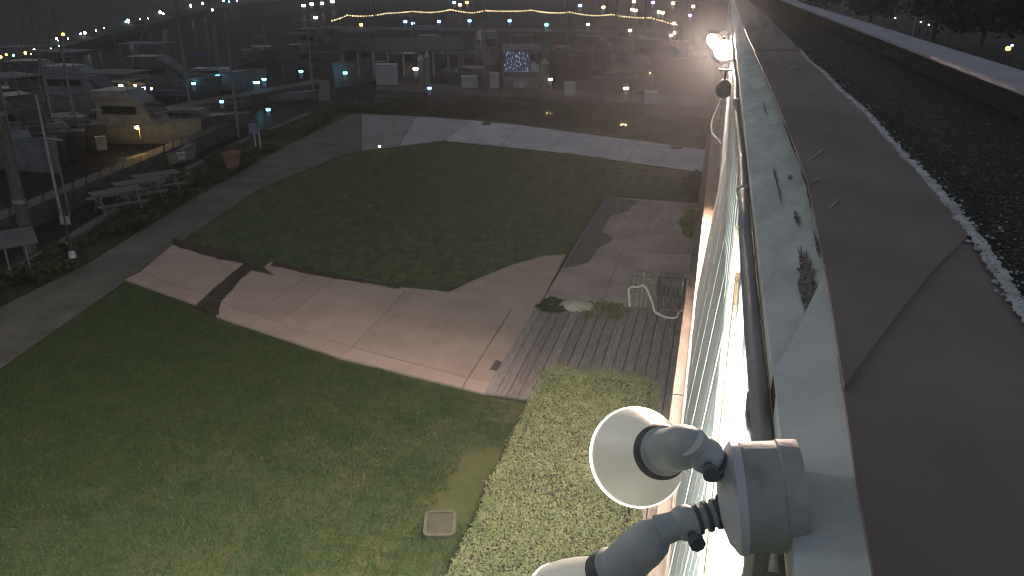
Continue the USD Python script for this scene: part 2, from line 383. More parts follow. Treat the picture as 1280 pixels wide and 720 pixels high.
WORN = G(592, 600)
def grass(name, poly, step, n, hgt, label, mt='grass_blade'):
    pi = UsdGeom.PointInstancer.Define(stage, '/World/' + name)
    pths = []
    for k in range(3):
        grass_proto(f'/World/{name}/tuft_{k:03d}' if k else f'/World/{name}/tuft', n, step * 1.25, hgt, 50 + k, mt); pths.append(f'/World/{name}/tuft_{k:03d}' if k else f'/World/{name}/tuft')
    pi.CreatePrototypesRel().SetTargets([Sdf.Path(p) for p in pths])
    pg = Polygon([(q[0], q[1]) for q in poly]).buffer(0).buffer(-step * .30)
    x0, y0, x1, y1 = pg.bounds; pos = []
    from shapely.prepared import prep
    pp = prep(pg)
    for x in np.arange(x0, x1, step):
        for y in np.arange(y0, y1, step):
            q = (x + rng.uniform(-.1, .1) * step, y + rng.uniform(-.1, .1) * step)
            wx, wy = q[0] - WORN[0], q[1] - WORN[1]
            bare = 1.35 * math.exp(-(wx * wx / .25 + wy * wy / 1.1)) + .8 * float(meshkit.noise(np.array([q[0] * 1.3, q[1] * 1.3, 2.]))) > 1.02
            if pp.contains(Point(*q)) and not bare: pos.append((q[0], q[1], -.01))
    pos = np.array(pos); k = len(pos)
    a = rng.uniform(0, 2 * np.pi, k)
    pi.CreatePositionsAttr(Vt.Vec3fArray.FromNumpy(pos.astype(np.float32)))
    pi.CreateProtoIndicesAttr(Vt.IntArray.FromNumpy(rng.integers(0, 3, k).astype(np.int32)))
    pi.CreateOrientationsAttr([Gf.Quath(float(math.cos(x / 2)), 0, 0, float(math.sin(x / 2))) for x in a])
    pi.CreateScalesAttr(Vt.Vec3fArray.FromNumpy(np.c_[np.ones((k, 2)), rng.uniform(.7, 1.3, k)].astype(np.float32)))
    tag(pi.GetPrim(), label, 'grass', kind='stuff')
grass('lawn_grass', lower_lawn, .35, 420, .035, 'mown green lawn in front of the walkway beside the hedge')
grass('upper_lawn_grass', upper_lawn, .5, 420, .045, 'dim mown lawn between the walkway and the pale sidewalk', 'grass_blade_pale')

# dark bank along the water
bank = [quay_xy[i] for i in range(len(quay_xy))]
inner = [G(*p) for p in ((905, 186), (760, 168), (640, 153), (560, 147), (452, 141), (430, 141), (350, 186), (230, 254), (110, 329), (0, 384), (-160, 478))]
bank_poly = Polygon(bank + [(p[0], p[1]) for p in inner]).buffer(0)
struct('bank', prism(list((bank_poly if bank_poly.geom_type == 'Polygon' else max(bank_poly.geoms, key=lambda g: g.area)).exterior.coords), -.3, .006), 'bank_soil')
P = []
while len(P) < 26000:
    x, y = rng.uniform(bank_poly.bounds[0], bank_poly.bounds[2]), rng.uniform(bank_poly.bounds[1], bank_poly.bounds[3])
    v = meshkit.noise(np.array([x * .7, y * .7, 3.]))
    if v > .42 and bank_poly.contains(Point(x, y)): P.append((x, y, rng.uniform(0, .12 + .5 * (v - .42))))
tag(obj('ground_cover', leaves(np.array(P), .16), 'dark_leaf'), 'dark low ground cover on the bank above the docks', 'ground cover', kind='stuff')
for i in range(len(quay_xy) - 1):
    pass
kerb = Polygon(quay_xy + quay_xy[::-1]).buffer(.16, join_style=2) if False else None
from shapely.geometry import LineString
kp = LineString(quay_xy).buffer(.17, cap_style=2, join_style=2)
ke = extrude_polygon(kp, .25, engine='earcut'); ke.apply_translation((0, 0, -.14))
struct('quay_kerb', ke, 'dock_grey')

# ------------------------------------------------------------------ the building on the right
bld = thing('building', 'long grey boarded building with flat gravel roof along the right side', 'building')
YA, YB = -1.2, 45.0
WX = .15                                   # face of the upper wall
obj('wall', [bx(1.64, YB - YA, 3.2, (WX + .84, (YA + YB) / 2, 2.06 + 1.6 + .0)), bx(1.80, YB - YA, 2.1, (-.03 + .90, (YA + YB) / 2, 1.0)),
             bx(1.60, YB - YA, .9, (WX + .83, (YA + YB) / 2, 5.72))], 'siding_paint', bld)
obj('foundation', bx(2.0, YB - YA, .5, (.85, (YA + YB) / 2, .2)), 'concrete_dark', bld)
# upper siding: vertical boards; those close to the lamp are loose, white and peeling
y = -.4; k = 0
while y < 22:
    if 1.0 < y < 2.5:
        w = float(rng.uniform(.07, .15)); th = (.012, .036, .006, .028, .018, .042, .010)[k % 7]; mt = ('white_board', 'white_board', 'bare_wood', 'siding_paint', 'white_board', 'white_board', 'bare_wood')[k % 7]
    else:
        w = .16; th = .014 + .006 * (k % 2); mt = 'siding_paint'
    b = rbx(th + .02, w - .006, 6.24 - 3.83, (WX + .01 - th / 2 , y + w / 2, (6.24 + 3.83) / 2), .003)
    obj('siding_board', b, mt, bld); y += w; k += 1
while y < YB - .5:
    obj('siding_board', rbx(.034, .394, 2.41, (WX + .002, y + .2, 5.035), .003), 'siding_paint', bld); y += .4
# the tall pilaster board with its pointed top, lit by the lamp
def stick(poly, x0, x1):                   # board cut to an outline in the wall plane (y, z)
    e = extrude_polygon(Polygon(poly), x1 - x0, engine='earcut')
    e.apply_transform(np.array([[0, 0, 1, x0], [1, 0, 0, 0], [0, 1, 0, 0], [0, 0, 0, 1.]])); return e
obj('corner_board', stick([(2.36, 3.9), (2.52, 3.9), (2.50, 6.20), (2.44, 6.30), (2.36, 6.18)], .085, .118), 'cream_paint', bld)
obj('corner_board', stick([(2.23, 3.9), (2.36, 3.9), (2.36, 6.18), (2.24, 6.12)], .098, .125), 'bare_wood', bld)
# sections of the projecting trim ledge, lit from the far lamp, and the lower fascia
ys = [YA, 3.1, 8.4, 11.5, 16, 21, 27, 33, 39, YB]
for a, b in zip(ys[:-1], ys[1:]):
    j = float(rng.uniform(-.008, .008))
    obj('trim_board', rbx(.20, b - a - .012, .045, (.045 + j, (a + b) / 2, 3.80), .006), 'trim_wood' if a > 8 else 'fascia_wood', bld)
for a, b in zip(ys[:-1], ys[1:]):
    obj('fascia_board', rbx(.19, b - a - .012, .06, (-.11, (a + b) / 2, 2.50), .006), 'fascia_wood', bld)
y = -.4
while y < 8.3:                                       # flared skirt boards under the near part of the siding
    b = rbx(.016, .1595, 1.62, (0, 0, 0), .003); b.apply_transform(trimesh.transformations.euler_matrix(0, math.atan2(.165, 1.58), 0)); b.apply_translation((.062 - .004 * (int(y * 10) % 2), y + .08, 4.63))
    obj('skirt_board', b, 'siding_paint', bld); y += .16
# upper fascia strip behind the conduit
obj('fascia_strip', [bx(.03, YB - YA, .05, (WX + .008, (YA + YB) / 2, 6.292))], 'cream_paint', bld)

def strip(rows):                                     # quad strip surface from rows of points
    rows = np.asarray(rows, float); n, k = rows.shape[:2]
    F = []
    for i in range(n - 1):
        for j in range(k - 1):
            b = i * k + j; F += [[b, b + 1, b + k + 1], [b, b + k + 1, b + k]]
    return trimesh.Trimesh(rows.reshape(-1, 3), F, process=False)
EDGE = lambda y: float(np.interp(y, [-1.2, .4, .9, 1.6, 2.6, 4, 6, 9, 12, 45], [.18, .19, .21, .25, .292, .295, .285, .26, .245, .245]))
EZ = lambda y: 6.40
def cap(y0, y1, z_add=0.0, back=.02, n=30, s0=0.0, s1=0.0):
    rows = []
    for u in np.linspace(0, 1, n):
        Y = [y0 + (y1 - y0) * u + q * (s0 * (1 - u) + s1 * u) for q in (0, 0, .12, .4, 1)]
        prof = [(WX - .012, 6.315), (WX - .012, 6.352 + z_add), (WX + .012, 6.362 + z_add), (WX + .05, 6.374 + z_add)]
        rows.append([(p[0], y_, p[1]) for p, y_ in zip(prof, Y)] + [(EDGE(Y[4]) + back, Y[4], EZ(Y[4]) + z_add)])
    return strip(rows)
obj('cap_board', cap(-1.2, 1.34, .006, s1=.5), 'cap_metal', bld, smooth=40)
obj('cap_board', cap(1.25, 10.5), 'cap_paint', bld, smooth=40)
obj('cap_board', cap(10.4, 45, .003, n=60), 'cap_paint', bld, smooth=40)
# patches where the paint has peeled off the cap
def on_cap(y, s, dz=.0035):
    e = EDGE(y) + .02; x = WX + .05 + s * (e - WX - .05); z = 6.374 + (x - WX - .05) / (e - WX - .05) * (EZ(y) - 6.374); return (x, y, z + dz)
for (cy, cs, ly, ls, sd) in ((1.78, .34, .25, .24, 1), (1.66, .16, .14, .10, 11), (2.5, .86, .4, .05, 2), (3.4, .88, .5, .05, 3), (2.25, .42, .09, .07, 4), (1.98, .78, .13, .06, 5), (5.5, .9, .5, .05, 6), (2.7, .12, .4, .035, 8), (2.75, .5, .05, .05, 9), (4.3, .35, .3, .03, 10)):
    r_ = np.random.default_rng(sd); pts = []
    for a in np.linspace(0, 2 * np.pi, 44, endpoint=False):
        q = r_.uniform(.35, 1.15); pts.append((cy + ly * q * math.sin(a), cs + ls * q * math.cos(a)))
    pg = Polygon(pts).buffer(0); pg = pg if pg.geom_type == 'Polygon' else max(pg.geoms, key=lambda g: g.area)
    v, f = trimesh.creation.triangulate_polygon(pg, engine='earcut')
    v3 = np.array([on_cap(q[0], float(np.clip(q[1], .02, .97))) for q in v]); t = trimesh.Trimesh(v3, f, process=False)
    if t.face_normals[:, 2].mean() < 0: t.invert()
    obj('peeled_patch', t, 'peeled_patch', bld)

# roof: membrane sheets lapped over each other, then gravel
GE = lambda y: float(np.interp(y, [-1.2, 1.4, 2.2, 3.2, 5, 9, 45], [.60, .645, .70, .745, .76, .74, .74])) + .008 * math.sin(y * 3.1)
def mem(y0, y1, skew, lift, n=24):                   # skew: how far the lap runs on at the gravel side
    rows = []
    for s in np.linspace(0, 1, n):
        row = []
        for q in np.linspace(0, 1, 7):
            y_ = (y0 + skew * q) * (1 - s) + (y1 + (skew if y1 < 40 else 0) * q) * s
            e = EDGE(y_); ge = GE(y_)
            wob = .006 * math.sin(y_ * 9 + q * 5) * q
            row.append((e + q * (ge - e), y_, EZ(y_) + .004 + lift - .075 * q ** 1.3 + wob * .5))
        rows.append(row)
    t = strip(rows)
    lip = strip([[tuple(np.array(p) - (0, 0, .011)) for p in rows[0]], rows[0]])
    side = strip([[tuple(np.array(p[0]) + (0, 0, -.009)) for p in rows], [p[0] for p in rows]])
    return trimesh.util.concatenate([t, lip, side])
obj('roof_sheet', mem(-1.2, 1.30, 1.2, .012), 'membrane', bld, smooth=50)
obj('roof_sheet', mem(1.17, 7.5, 1.2, .022), 'membrane', bld, smooth=50)
obj('roof_sheet', mem(7.4, 45, 1.2, .032, n=60), 'membrane', bld, smooth=50)
obj('roof_deck', bx(1.2, YB - YA, .10, (1.02, (YA + YB) / 2, 6.245)), 'roof_gravel', bld)
for (x, y_, l, w) in ((.36, 3.0, .22, .012), (.42, 3.45, .14, .008), (.50, 4.1, .18, .007), (.31, 2.55, .1, .012), (.47, 6.2, .3, .012), (.34, 2.3, .12, .008)):
    q = (x - EDGE(y_)) / (GE(y_) - EDGE(y_)); z = EZ(y_) + .004 + .022 - .075 * q ** 1.3 + .004; w = w * .55
    r_ = np.random.default_rng(int(y_ * 100)); pts = [(x + w * r_.uniform(.3, 1) * math.cos(a) + .25 * l * math.sin(a), y_ + l * r_.uniform(.6, 1) * math.sin(a)) for a in np.linspace(0, 2 * np.pi, 14, endpoint=False)]
    obj('chalk_streak', sheet(pts, z), 'chalk_streak', bld)
def pebbles(n, xs, ys_, size, mt, seed, zb=6.30):
    r_ = np.random.default_rng(seed); base = icosphere(0, 1.0); V, F = [], []
    for i in range(n):
        s = size * r_.uniform(.5, 1.3) * np.array([1, r_.uniform(.7, 1.2), r_.uniform(.5, .8)])
        v = base.vertices * s * r_.uniform(.8, 1.2, (len(base.vertices), 1)); c = (xs(r_), ys_(r_), zb + s[2] * .4)
        V.append(v + c if np.ndim(c) else v); F.append(base.faces + 12 * i)
        y_ = c[1]
        V[-1][:, 0] += GE(y_)
    return trimesh.Trimesh(np.vstack(V), np.vstack(F), process=False)
ydist = lambda r_: 22 * r_.uniform(0, 1) ** 2.2 + .3
tag(obj('white_pebbles', pebbles(9000, lambda r_: -.004 + r_.normal(0, .008), ydist, .0065, 'p', 5, 6.352), 'white_pebble', bld), kind='stuff')
tag(obj('grey_pebbles', pebbles(16000, lambda r_: .02 + abs(r_.normal(0, .30)), ydist, .0055, 'p', 6, 6.295), 'grey_pebble', bld), kind='stuff')
tag(obj('scattered_white_pebbles', pebbles(700, lambda r_: .02 + abs(r_.normal(0, .06)), ydist, .0055, 'p', 9, 6.302), 'white_pebble', bld), kind='stuff')
# coping along the far edge of the roof, in lengths
ys2 = [YA, 4.75, 9, 14, 20, 27, 36, YB]
for i, (a, b) in enumerate(zip(ys2[:-1], ys2[1:])):
    obj('coping', rbx(.30 - .03 * (i == 0), b - a - .01, .04, (1.70 + .015 * (i == 0), (a + b) / 2, 6.45), .008), 'coping_paint', bld)
obj('parapet', bx(.2, YB - YA, .8, (1.70, (YA + YB) / 2, 6.03)), 'roof_gravel', bld)  # dark gravel colour stands in for the shadow below the coping

# conduit along the top of the wall
cpts = [(WX - .035, -1.1, 6.285), (WX - .035, .6, 6.285), (WX - .035, 1.06, 6.285)]
cd = thing('conduit', 'grey electrical conduit running along the wall top above the boards', 'conduit')
obj('pipe', tube([(WX - .03 + .004 * math.sin(t * 2.2), t, 6.292 + .004 * math.sin(t * 1.3)) for t in np.linspace(1.0, 30, 80)], .0185, 14), 'conduit_grey', cd, smooth=40)
obj('pipe', tube([(WX - .03, t, 6.292) for t in np.linspace(-1.1, .86, 6)], .0185, 14), 'conduit_grey', cd, smooth=40)
for y_ in (2.9, 5.2, 8.0, 11, 14.5, 18.5):
    obj('strap', tube([(WX - .03 + .026 * math.cos(a), y_, 6.292 + .026 * math.sin(a)) for a in np.linspace(-.5 * np.pi, 1.5 * np.pi, 14)], .006, 6), 'box_grey', cd)

# ------------------------------------------------------------------ twin floodlight close to the camera
def par_lamp(parent, mouth, axis, s=1.0, lens='lens_near', body='lamp_grey', refl='reflector_back'):
    """one lamp of the pair: glass reflector bulb in a socket, on a knuckle; returns the end of its socket"""
    ax = np.asarray(axis, float); ax /= np.linalg.norm(ax); o = np.asarray(mouth, float)
    R_ = .064 * s
    prof = [(R_, 0), (R_ * 1.015, -.006 * s), (R_ * .99, -.014 * s), (R_ * .90, -.030 * s), (R_ * .74, -.052 * s), (R_ * .55, -.074 * s), (R_ * .42, -.088 * s), (R_ * .36, -.094 * s)]
    bulb = obj('lamp', lathe(prof, 56, o, ax), refl, parent, smooth=50)
    k = -.084 * s if lens == 'lens_near' else -.030 * s; rl = .40 if lens == 'lens_near' else .82
    obj('lens', lathe([(0.0004, k + .003), (R_ * .4, k + .002), (R_ * rl, k)], 56, o, ax), lens, bulb)
    obj('inner_shade', lathe([(R_ * rl, k), (R_ * max(.70, rl), k * .64), (R_ * .88, k * .34), (R_ * .985, -.001)], 56, o, ax), 'inner_shade', bulb, smooth=50)  # unseen dark lining, added to keep the beam off the wall and cap
    obj('lens_edge', lathe([(R_ * 1.0, .0), (R_ * 1.035, -.001 * s), (R_ * 1.04, -.005 * s), (R_ * 1.015, -.0075 * s)], 56, o, ax), 'lens_edge', bulb, smooth=50)
    obj('gasket', lathe([(R_ * .40, -.080 * s), (R_ * .53, -.081 * s), (R_ * .54, -.090 * s), (R_ * .48, -.096 * s), (R_ * .36, -.096 * s)], 40, o, ax), 'dark_gasket', parent, smooth=40)
    sock = [(R_ * .36, -.090 * s), (R_ * .47, -.094 * s), (R_ * .475, -.102 * s), (R_ * .42, -.106 * s), (R_ * .41, -.108 * s), (R_ * .40, -.150 * s), (R_ * .41, -.152 * s), (R_ * .37, -.170 * s), (R_ * .26, -.184 * s), (R_ * .14, -.188 * s), (.0004, -.188 * s)]
    obj('socket', lathe(sock, 40, o, ax), body, parent, smooth=40)
    return o - ax * .186 * s

fx = thing('floodlight', 'grey twin floodlight with round junction box on the wall at bottom', 'floodlight')
BX = np.array([.080, .936, 6.362])
m1 = at_depth(796, 571, 1.24); m2 = at_depth(714, 766, 1.17)
ax1 = m1 - at_depth(866, 556, 1.04); ax2 = m2 - at_depth(844, 646, 1.05)
e1 = par_lamp(fx, m1, ax1, 1.16); e2 = par_lamp(fx, m2, ax2, 1.16)
# round box: axis points out from the wall
bax = np.array([-.97, -.10, -.14])
R0 = .072
obj('junction_box', lathe([(.0004, -.074), (R0, -.072), (R0 * 1.02, -.05), (R0 * 1.02, -.047), (R0 * .99, -.045), (R0, 0), (R0 * .97, .004)], 40, BX, bax), 'box_grey', fx, smooth=40)
plate = obj('cover_plate', lathe([(R0 * .99, .0), (R0 * 1.04, .003), (R0 * 1.03, .012), (R0 * .80, .024), (R0 * .4, .032), (.0004, .034)], 40, BX, bax), 'cover_grey', fx, smooth=35)
Mb = frame(bax)
def on_plate(u, v, w): return BX + Mb[:3, 0] * u + Mb[:3, 1] * v + Mb[:3, 2] * w
for pt in ((.0, .0), (.0, .058), (.0, -.058)):
    obj('screw', lathe([(.005, .0), (.005, .004), (.0004, .005)], 10, on_plate(pt[0], pt[1], .032 if pt[1] == 0 else .017), bax), 'alloy', plate)
def knuckle(e, root):
    d = (root - e); L = np.linalg.norm(d); d /= L
    k = obj('knuckle', trimesh.util.concatenate([tube([e - d * .004, e + d * L * .28], [.021, .019], 16), icosphere(2, .024).apply_translation(e + d * L * .4),
        tube([e + d * L * .42, e + d * L * .7, root], [.017, .016, .019], 16)]), 'lamp_grey', fx, smooth=50)
    obj('ring', [tube([e + d * L * q, e + d * L * (q + .06)], .021, 16) for q in (.56, .72, .86)], 'dark_gasket', k, smooth=40)
    n_ = np.cross(d, [0, 0, 1.]); n_ /= np.linalg.norm(n_)
    obj('thumb_screw', [tube([e + d * L * .4 + n_ * .02, e + d * L * .4 + n_ * .04], .006, 8), tube([e + d * L * .4 + n_ * .036, e + d * L * .4 + n_ * .046], .011, 8)], 'alloy', k)
knuckle(e1, on_plate(.0, .042, .026)); knuckle(e2, on_plate(.0, -.022, .028))

# ------------------------------------------------------------------ second floodlight, far along the wall, lit towards the camera
fx2 = thing('floodlight', 'glaring twin floodlight on the wall top far from the camera', 'floodlight')
B2 = np.array([.10, 11.6, 6.13])
m3 = at_depth(905, 63, 10.75); m4 = at_depth(891, 52, 10.9)
e3 = par_lamp(fx2, m3, (-.06, -.94, -.20), 2.1, 'lens_far'); e4 = par_lamp(fx2, m4, (-.56, -.70, -.40), 1.6, 'lens_far')
obj('junction_box', lathe([(.0004, -.05), (.085, -.048), (.085, 0), (.07, .02), (.0004, .026)], 28, B2, (-1, 0, 0)), 'box_grey', fx2, smooth=40)
for e in (e3, e4):
    obj('knuckle', [tube([e, (e + B2) / 2 + (-.02, 0, 0), B2 + (-.02, 0, 0)], [.024, .02, .022], 12)], 'lamp_grey', fx2, smooth=40)

# hanging lamp on its bracket, in front of it, and the loose cable
hg = thing('hanging_lamp', 'dark round lantern hanging from a bracket below the glaring lamp', 'lantern', at_depth(905, 112, 8.6))
obj('globe', lathe([(.0004, -.085), (.05, -.075), (.078, -.03), (.082, .02), (.06, .075), (.03, .10), (.0004, .105)], 20), 'black_metal', hg, smooth=40)
obj('cage', [tube([(.086 * math.cos(a) * math.sin(t), .086 * math.sin(a) * math.sin(t), .09 * math.cos(t)) for t in np.linspace(.2, np.pi - .1, 8)], .004, 5) for a in np.linspace(0, 2 * np.pi, 6, endpoint=False)], 'black_metal', hg)
obj('hanger', [tube([(0, 0, .10), (0, 0, .20)], .012, 8)], 'black_metal', hg)
obj('bracket', [bx(.25, .02, .018, (.05, 0, .205)), bx(.10, .06, .012, (0, 0, .20)), bx(.02, .08, .14, (.16, 0, .19))], 'black_metal', hg)
cb = thing('cable', 'thin pale cable hanging loose beside the wall below the lantern', 'cable')
obj('wire', tube([at_depth(*p) for p in ((901, 122, 8.7), (897, 134, 8.7), (891, 147, 8.7), (889, 157, 8.7), (890, 166, 8.7), (895, 172, 8.7), (901, 179, 8.9))], .009, 6), 'rope', cb, smooth=50)

# ------------------------------------------------------------------ hedge
hd = thing('hedge', 'broad clipped hedge beside the deck below the floodlight', 'hedge')
HX0, HX1, HY0, HY1, HZ = -2.42, -.55, 4.6, 11.95, .95
hr = np.random.default_rng(3)
n = 120000
q = hr.uniform(0, 1, n); P = np.zeros((n, 3))
xx = hr.uniform(HX0, HX1, n); yy = hr.uniform(HY0, HY1, n)
top = HZ + .10 * (meshkit.fbm(np.c_[xx * 1.6, yy * 1.6, np.zeros(n)], 3, 4) - .5) * 2 - .25 * np.clip((np.abs((xx - (HX0 + HX1) / 2) / ((HX1 - HX0) / 2)) - .8) / .2, 0, 1) ** 2
a_ = q < .68
P[a_] = np.c_[xx, yy, top - np.abs(hr.normal(0, .05, n))][a_]
b_ = ~a_
s_ = hr.integers(0, 4, n); zz = hr.uniform(.05, 1, n) ** .8 * (HZ - .08)
wob = .10 * (meshkit.fbm(np.c_[yy * 2, zz * 3, xx], 3, 9) - .5) * 2
P[b_] = np.c_[np.where(s_ < 2, HX0 - wob, np.where(s_ == 2, HX1 + wob, xx)), np.where(s_ == 3, HY1 + wob, yy), zz][b_]
P += hr.normal(0, .018, (n, 3))
big = hr.uniform(0, 1, n) < .965
obj('foliage', leaves(P[big], .019, .8, r=hr), 'hedge_leaf', hd)
obj('foliage', leaves(P[~big] + (0, 0, .02), .024, 1.0, r=hr), 'yellow_leaf', hd)
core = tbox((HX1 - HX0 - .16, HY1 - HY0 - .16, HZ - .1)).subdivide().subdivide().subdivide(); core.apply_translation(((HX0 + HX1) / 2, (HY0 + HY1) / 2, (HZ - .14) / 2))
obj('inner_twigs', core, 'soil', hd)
st = []
for i in range(500):
    y_ = hr.uniform(HY0, HY1); x_ = hr.uniform(HX0, HX1); d = hr.normal(0, .08, 2)
    st.append(tube([(x_, y_, HZ - .12), (x_ + d[0], y_ + d[1], HZ + hr.uniform(-.02, .07))], .0035, 3, False))
tag(obj('twigs', st, 'bark', hd), kind='stuff')

def clump(name, label, cat, c, r, h, n, mt, size, seed, stems=5):
    t = thing(name, label, cat, c); r_ = np.random.default_rng(seed)
    v = r_.normal(0, 1, (n, 3)); v /= np.linalg.norm(v, axis=1)[:, None]; rad = r_.uniform(.45, 1, n) ** .6
    lump = .65 + .7 * meshkit.noise(v * 2.2 + seed)
    Pn = v * (rad * lump)[:, None] * (r, r, h * .5) + (0, 0, h * .52); Pn[:, 2] = np.maximum(Pn[:, 2], .02)
    obj('foliage', leaves(Pn, size, 1.0, r=r_, elong=2.2), mt, t)
    obj('stem', [tube([(0, 0, 0), (r_.normal(0, r * .3), r_.normal(0, r * .3), h * .7)], .012, 5) for _ in range(stems)], 'bark', t)
    return t
clump('shrub', 'small leafy plant against the wall beside the far lawn corner', 'plant', G(868, 250), .45, .9, 700, 'dark_leaf', .10, 21)
clump('shrub', 'spiky yellow-green plant against the wall beside the patio', 'plant', G(868, 296), .42, .8, 600, 'yellow_leaf', .10, 22)
clump('shrub', 'dark low weeds at the deck corner beside the pale stone', 'plant', G(694, 386), .42, .16, 420, 'dark_leaf', .07, 23)
clump('shrub', 'low yellowish plant between the pale stone and the brown chair', 'plant', G(755, 392), .55, .16, 420, 'yellow_leaf', .05, 24)
rk = icosphere(3, 1.0); rk.vertices *= (.40, .26, .19) * (.8 + .4 * meshkit.fbm(rk.vertices * 1.3 + 5, 3))[:, None]
rk.apply_translation(G(722, 388) + (0, 0, .08))
tag(obj('boulder', rk, 'stone', smooth=60), 'pale rounded stone at the deck edge beside the dark weeds', 'stone')

# two slatted chairs at the deck end, backs to the camera, and the hose behind them
from scipy.interpolate import splprep, splev
def smooth_line(pts, n=40):
    tck, _ = splprep(np.array(pts).T, s=0, k=2); return np.array(splev(np.linspace(0, 1, n), tck)).T
def slat_chair(label, c, rz, mt, arm):
    t = thing('slatted_chair', label, 'chair', c, rz)
    for i in range(5):
        x = -.20 + .10 * i; b = rbx(.075, .022, .80, (0, 0, 0), .005); b.apply_transform(trimesh.transformations.euler_matrix(-.20, 0, 0)); b.apply_translation((x, .09, .50)); obj('back_slat', b, mt, t)
    for z, y in ((.84, .005), (.40, .10)): obj('back_rail', rbx(.50, .05, .055, (0, y - .03, z), .006), mt, t)
    for i in range(5): obj('seat_slat', rbx(.50, .085, .022, (0, .20 + .10 * i, .36 + .012 * i), .004), mt, t)
    for s_ in (-1, 1):
        obj('arm', tube(smooth_line([(s_ * .27, .02, .40), (s_ * .28, -.01, .60), (s_ * .28, .15, .63), (s_ * .29, .60, .62), (s_ * .30, .72, .58)], 16), .03, 8), arm, t, smooth=50)
        obj('leg', rbx(.05, .06, .38, (s_ * .25, .08, .19), .006), mt, t); obj('leg', rbx(.05, .06, .60, (s_ * .28, .64, .30), .006), arm, t)
    return t
slat_chair('brown slatted chair draped with pale hose at the deck end', G(800, 392) + (0, .1, 0), -.06, 'slat_wood', 'slat_wood')
slat_chair('dark slatted chair at the deck end next to the wall', G(836, 394) + (0, .1, 0), .02, 'dark_slat', 'dark_slat')
hs = thing('hose', 'pale hose draped over the brown chair and along the deck end', 'hose')
D0 = depth(G(800, 392) + (0, .1, 0)) - .18
hose_a = [at_depth(787, 383, D0), at_depth(786.5, 370, D0 - .01), at_depth(787, 360, D0 - .02), at_depth(790, 358.5, D0), at_depth(797, 358.5, D0 + .03), at_depth(804, 357, D0 + .03), at_depth(808, 361, D0), at_depth(812, 370, D0 - .02), at_depth(816, 380, D0 - .02)]
hose_b = [G(818, 388, .09), G(824, 393, .09), G(834, 397, .08), G(845, 397, .08), G(848, 392, .09), G(852, 388, .09), G(859, 394, .09)]
obj('tube', tube(smooth_line(hose_a + hose_b, 90), .027, 8), 'rope', hs, smooth=60)
wb = G(850, 389); wh = height_to(wb, 352)
wp = thing('white_post', 'thin rod with a white upper end beside the dark slatted chair', 'rod', wb)
obj('rod', cyl(.02, (0, 0, 0), (0, 0, wh * .5), 8), 'black_metal', wp); obj('white_end', cyl(.03, (0, 0, wh * .5), (0, 0, wh), 8), 'rope', wp)

# utility cover in the lawn
uc = thing('utility_cover', 'rounded rectangular utility box cover set in the lawn', 'utility cover', G(550, 656), .28)
def rrect(w, d, r): return Polygon([(-w / 2, -d / 2), (w / 2, -d / 2), (w / 2, d / 2), (-w / 2, d / 2)]).buffer(-r).buffer(r, 6)
ring = rrect(.44, .56, .09).difference(rrect(.34, .46, .06))
e = extrude_polygon(ring, .06, engine='earcut'); e.apply_translation((0, 0, -.02)); obj('frame', e, 'cover_rim', uc)
e = extrude_polygon(rrect(.33, .45, .055), .05, engine='earcut'); e.apply_translation((0, 0, -.02)); obj('lid', e, 'cover_concrete', uc)


# ------------------------------------------------------------------ things on the promenade side
def picnic(label, c, rz):
    t = thing('picnic_table', label, 'picnic table', c, rz, 'picnic tables beside the promenade')
    for i in range(4): obj('top_board', rbx(1.5, .15, .04, (0, -.25 + .165 * i, .72), .005), 'bench_grey', t)
    for s in (-1, 1): obj('bench_board', rbx(1.5, .24, .04, (0, s * .68, .44), .005), 'bench_grey', t)
    for x in (-.55, .55):
        for s in (-1, 1): obj('leg', bx(.06, .07, .86, (x, s * .38, .36), 0, s * .62), 'bench_grey', t)
        obj('cross_beam', bx(.05, 1.5, .07, (x + .04, 0, .39)), 'bench_grey', t)
for (px, py), lab in (((150, 266), 'palest picnic table beside the promenade, nearest of the three'), ((176, 253), 'middle one of three white picnic tables beside the promenade'), ((199, 243), 'picnic table beside the promenade, nearest to the red bin')):
    picnic(lab, G(px, py), .95)
tb = thing('litter_bin', 'reddish tapered bin standing beside the promenade', 'bin', G(292, 213))
obj('body', lathe([(.0004, 0), (.24, 0), (.33, .66), (.35, .70), (.33, .71), (.30, .68), (.28, .55), (.0004, .55)], 24), 'rust_bin', tb, smooth=35)
obj('rim', lathe([(.33, .66), (.37, .67), (.37, .73), (.32, .73)], 24), 'rust_bin', tb)
sg = thing('signboard', 'small blue signboard on two white posts beside the promenade', 'sign', G(320, 189))
hgt = .98
obj('board', rbx(.46, .03, .46, (0, 0, hgt), .008), 'sign_blue', sg)
for x in (-.02, .22): obj('post', rbx(.06, .05, hgt, (x, .045, hgt / 2), .006), 'white_paint', sg)
ib = thing('information_board', 'slanted grey information panel on two thin legs by the timber pole', 'sign', G(27, 345), .9)
obj('panel', bx(1.0, .62, .04, (0, 0, 1.0), 0, .5), 'sign_grey', ib)
for x in (-.22, .22): obj('leg', cyl(.022, (x, 0, 0), (x, 0, .98), 8), 'alloy', ib)
sp = thing('marker_post', 'thin post with square plate and pale foot left of the picnic tables', 'post', G(91, 322))
obj('shaft', cyl(.03, (0, 0, 0), (0, 0, 1.35), 8), 'black_metal', sp); obj('plate', bx(.26, .02, .24, (0, 0, 1.05), .3), 'grey_paint', sp); obj('foot', lathe([(.0004, 0), (.11, 0), (.09, .16), (.035, .2), (.0004, .2)], 12), 'white_paint', sp)
pl = thing('timber_pole', 'tall thick timber pole rising out of frame beside the promenade', 'pole', G(36, 306))
obj('trunk', tube([(0, 0, -.3), (-.1, .1, 3.5), (-.25, .1, 8.5)], [.17, .15, .12], 14), 'bark', pl, smooth=50)
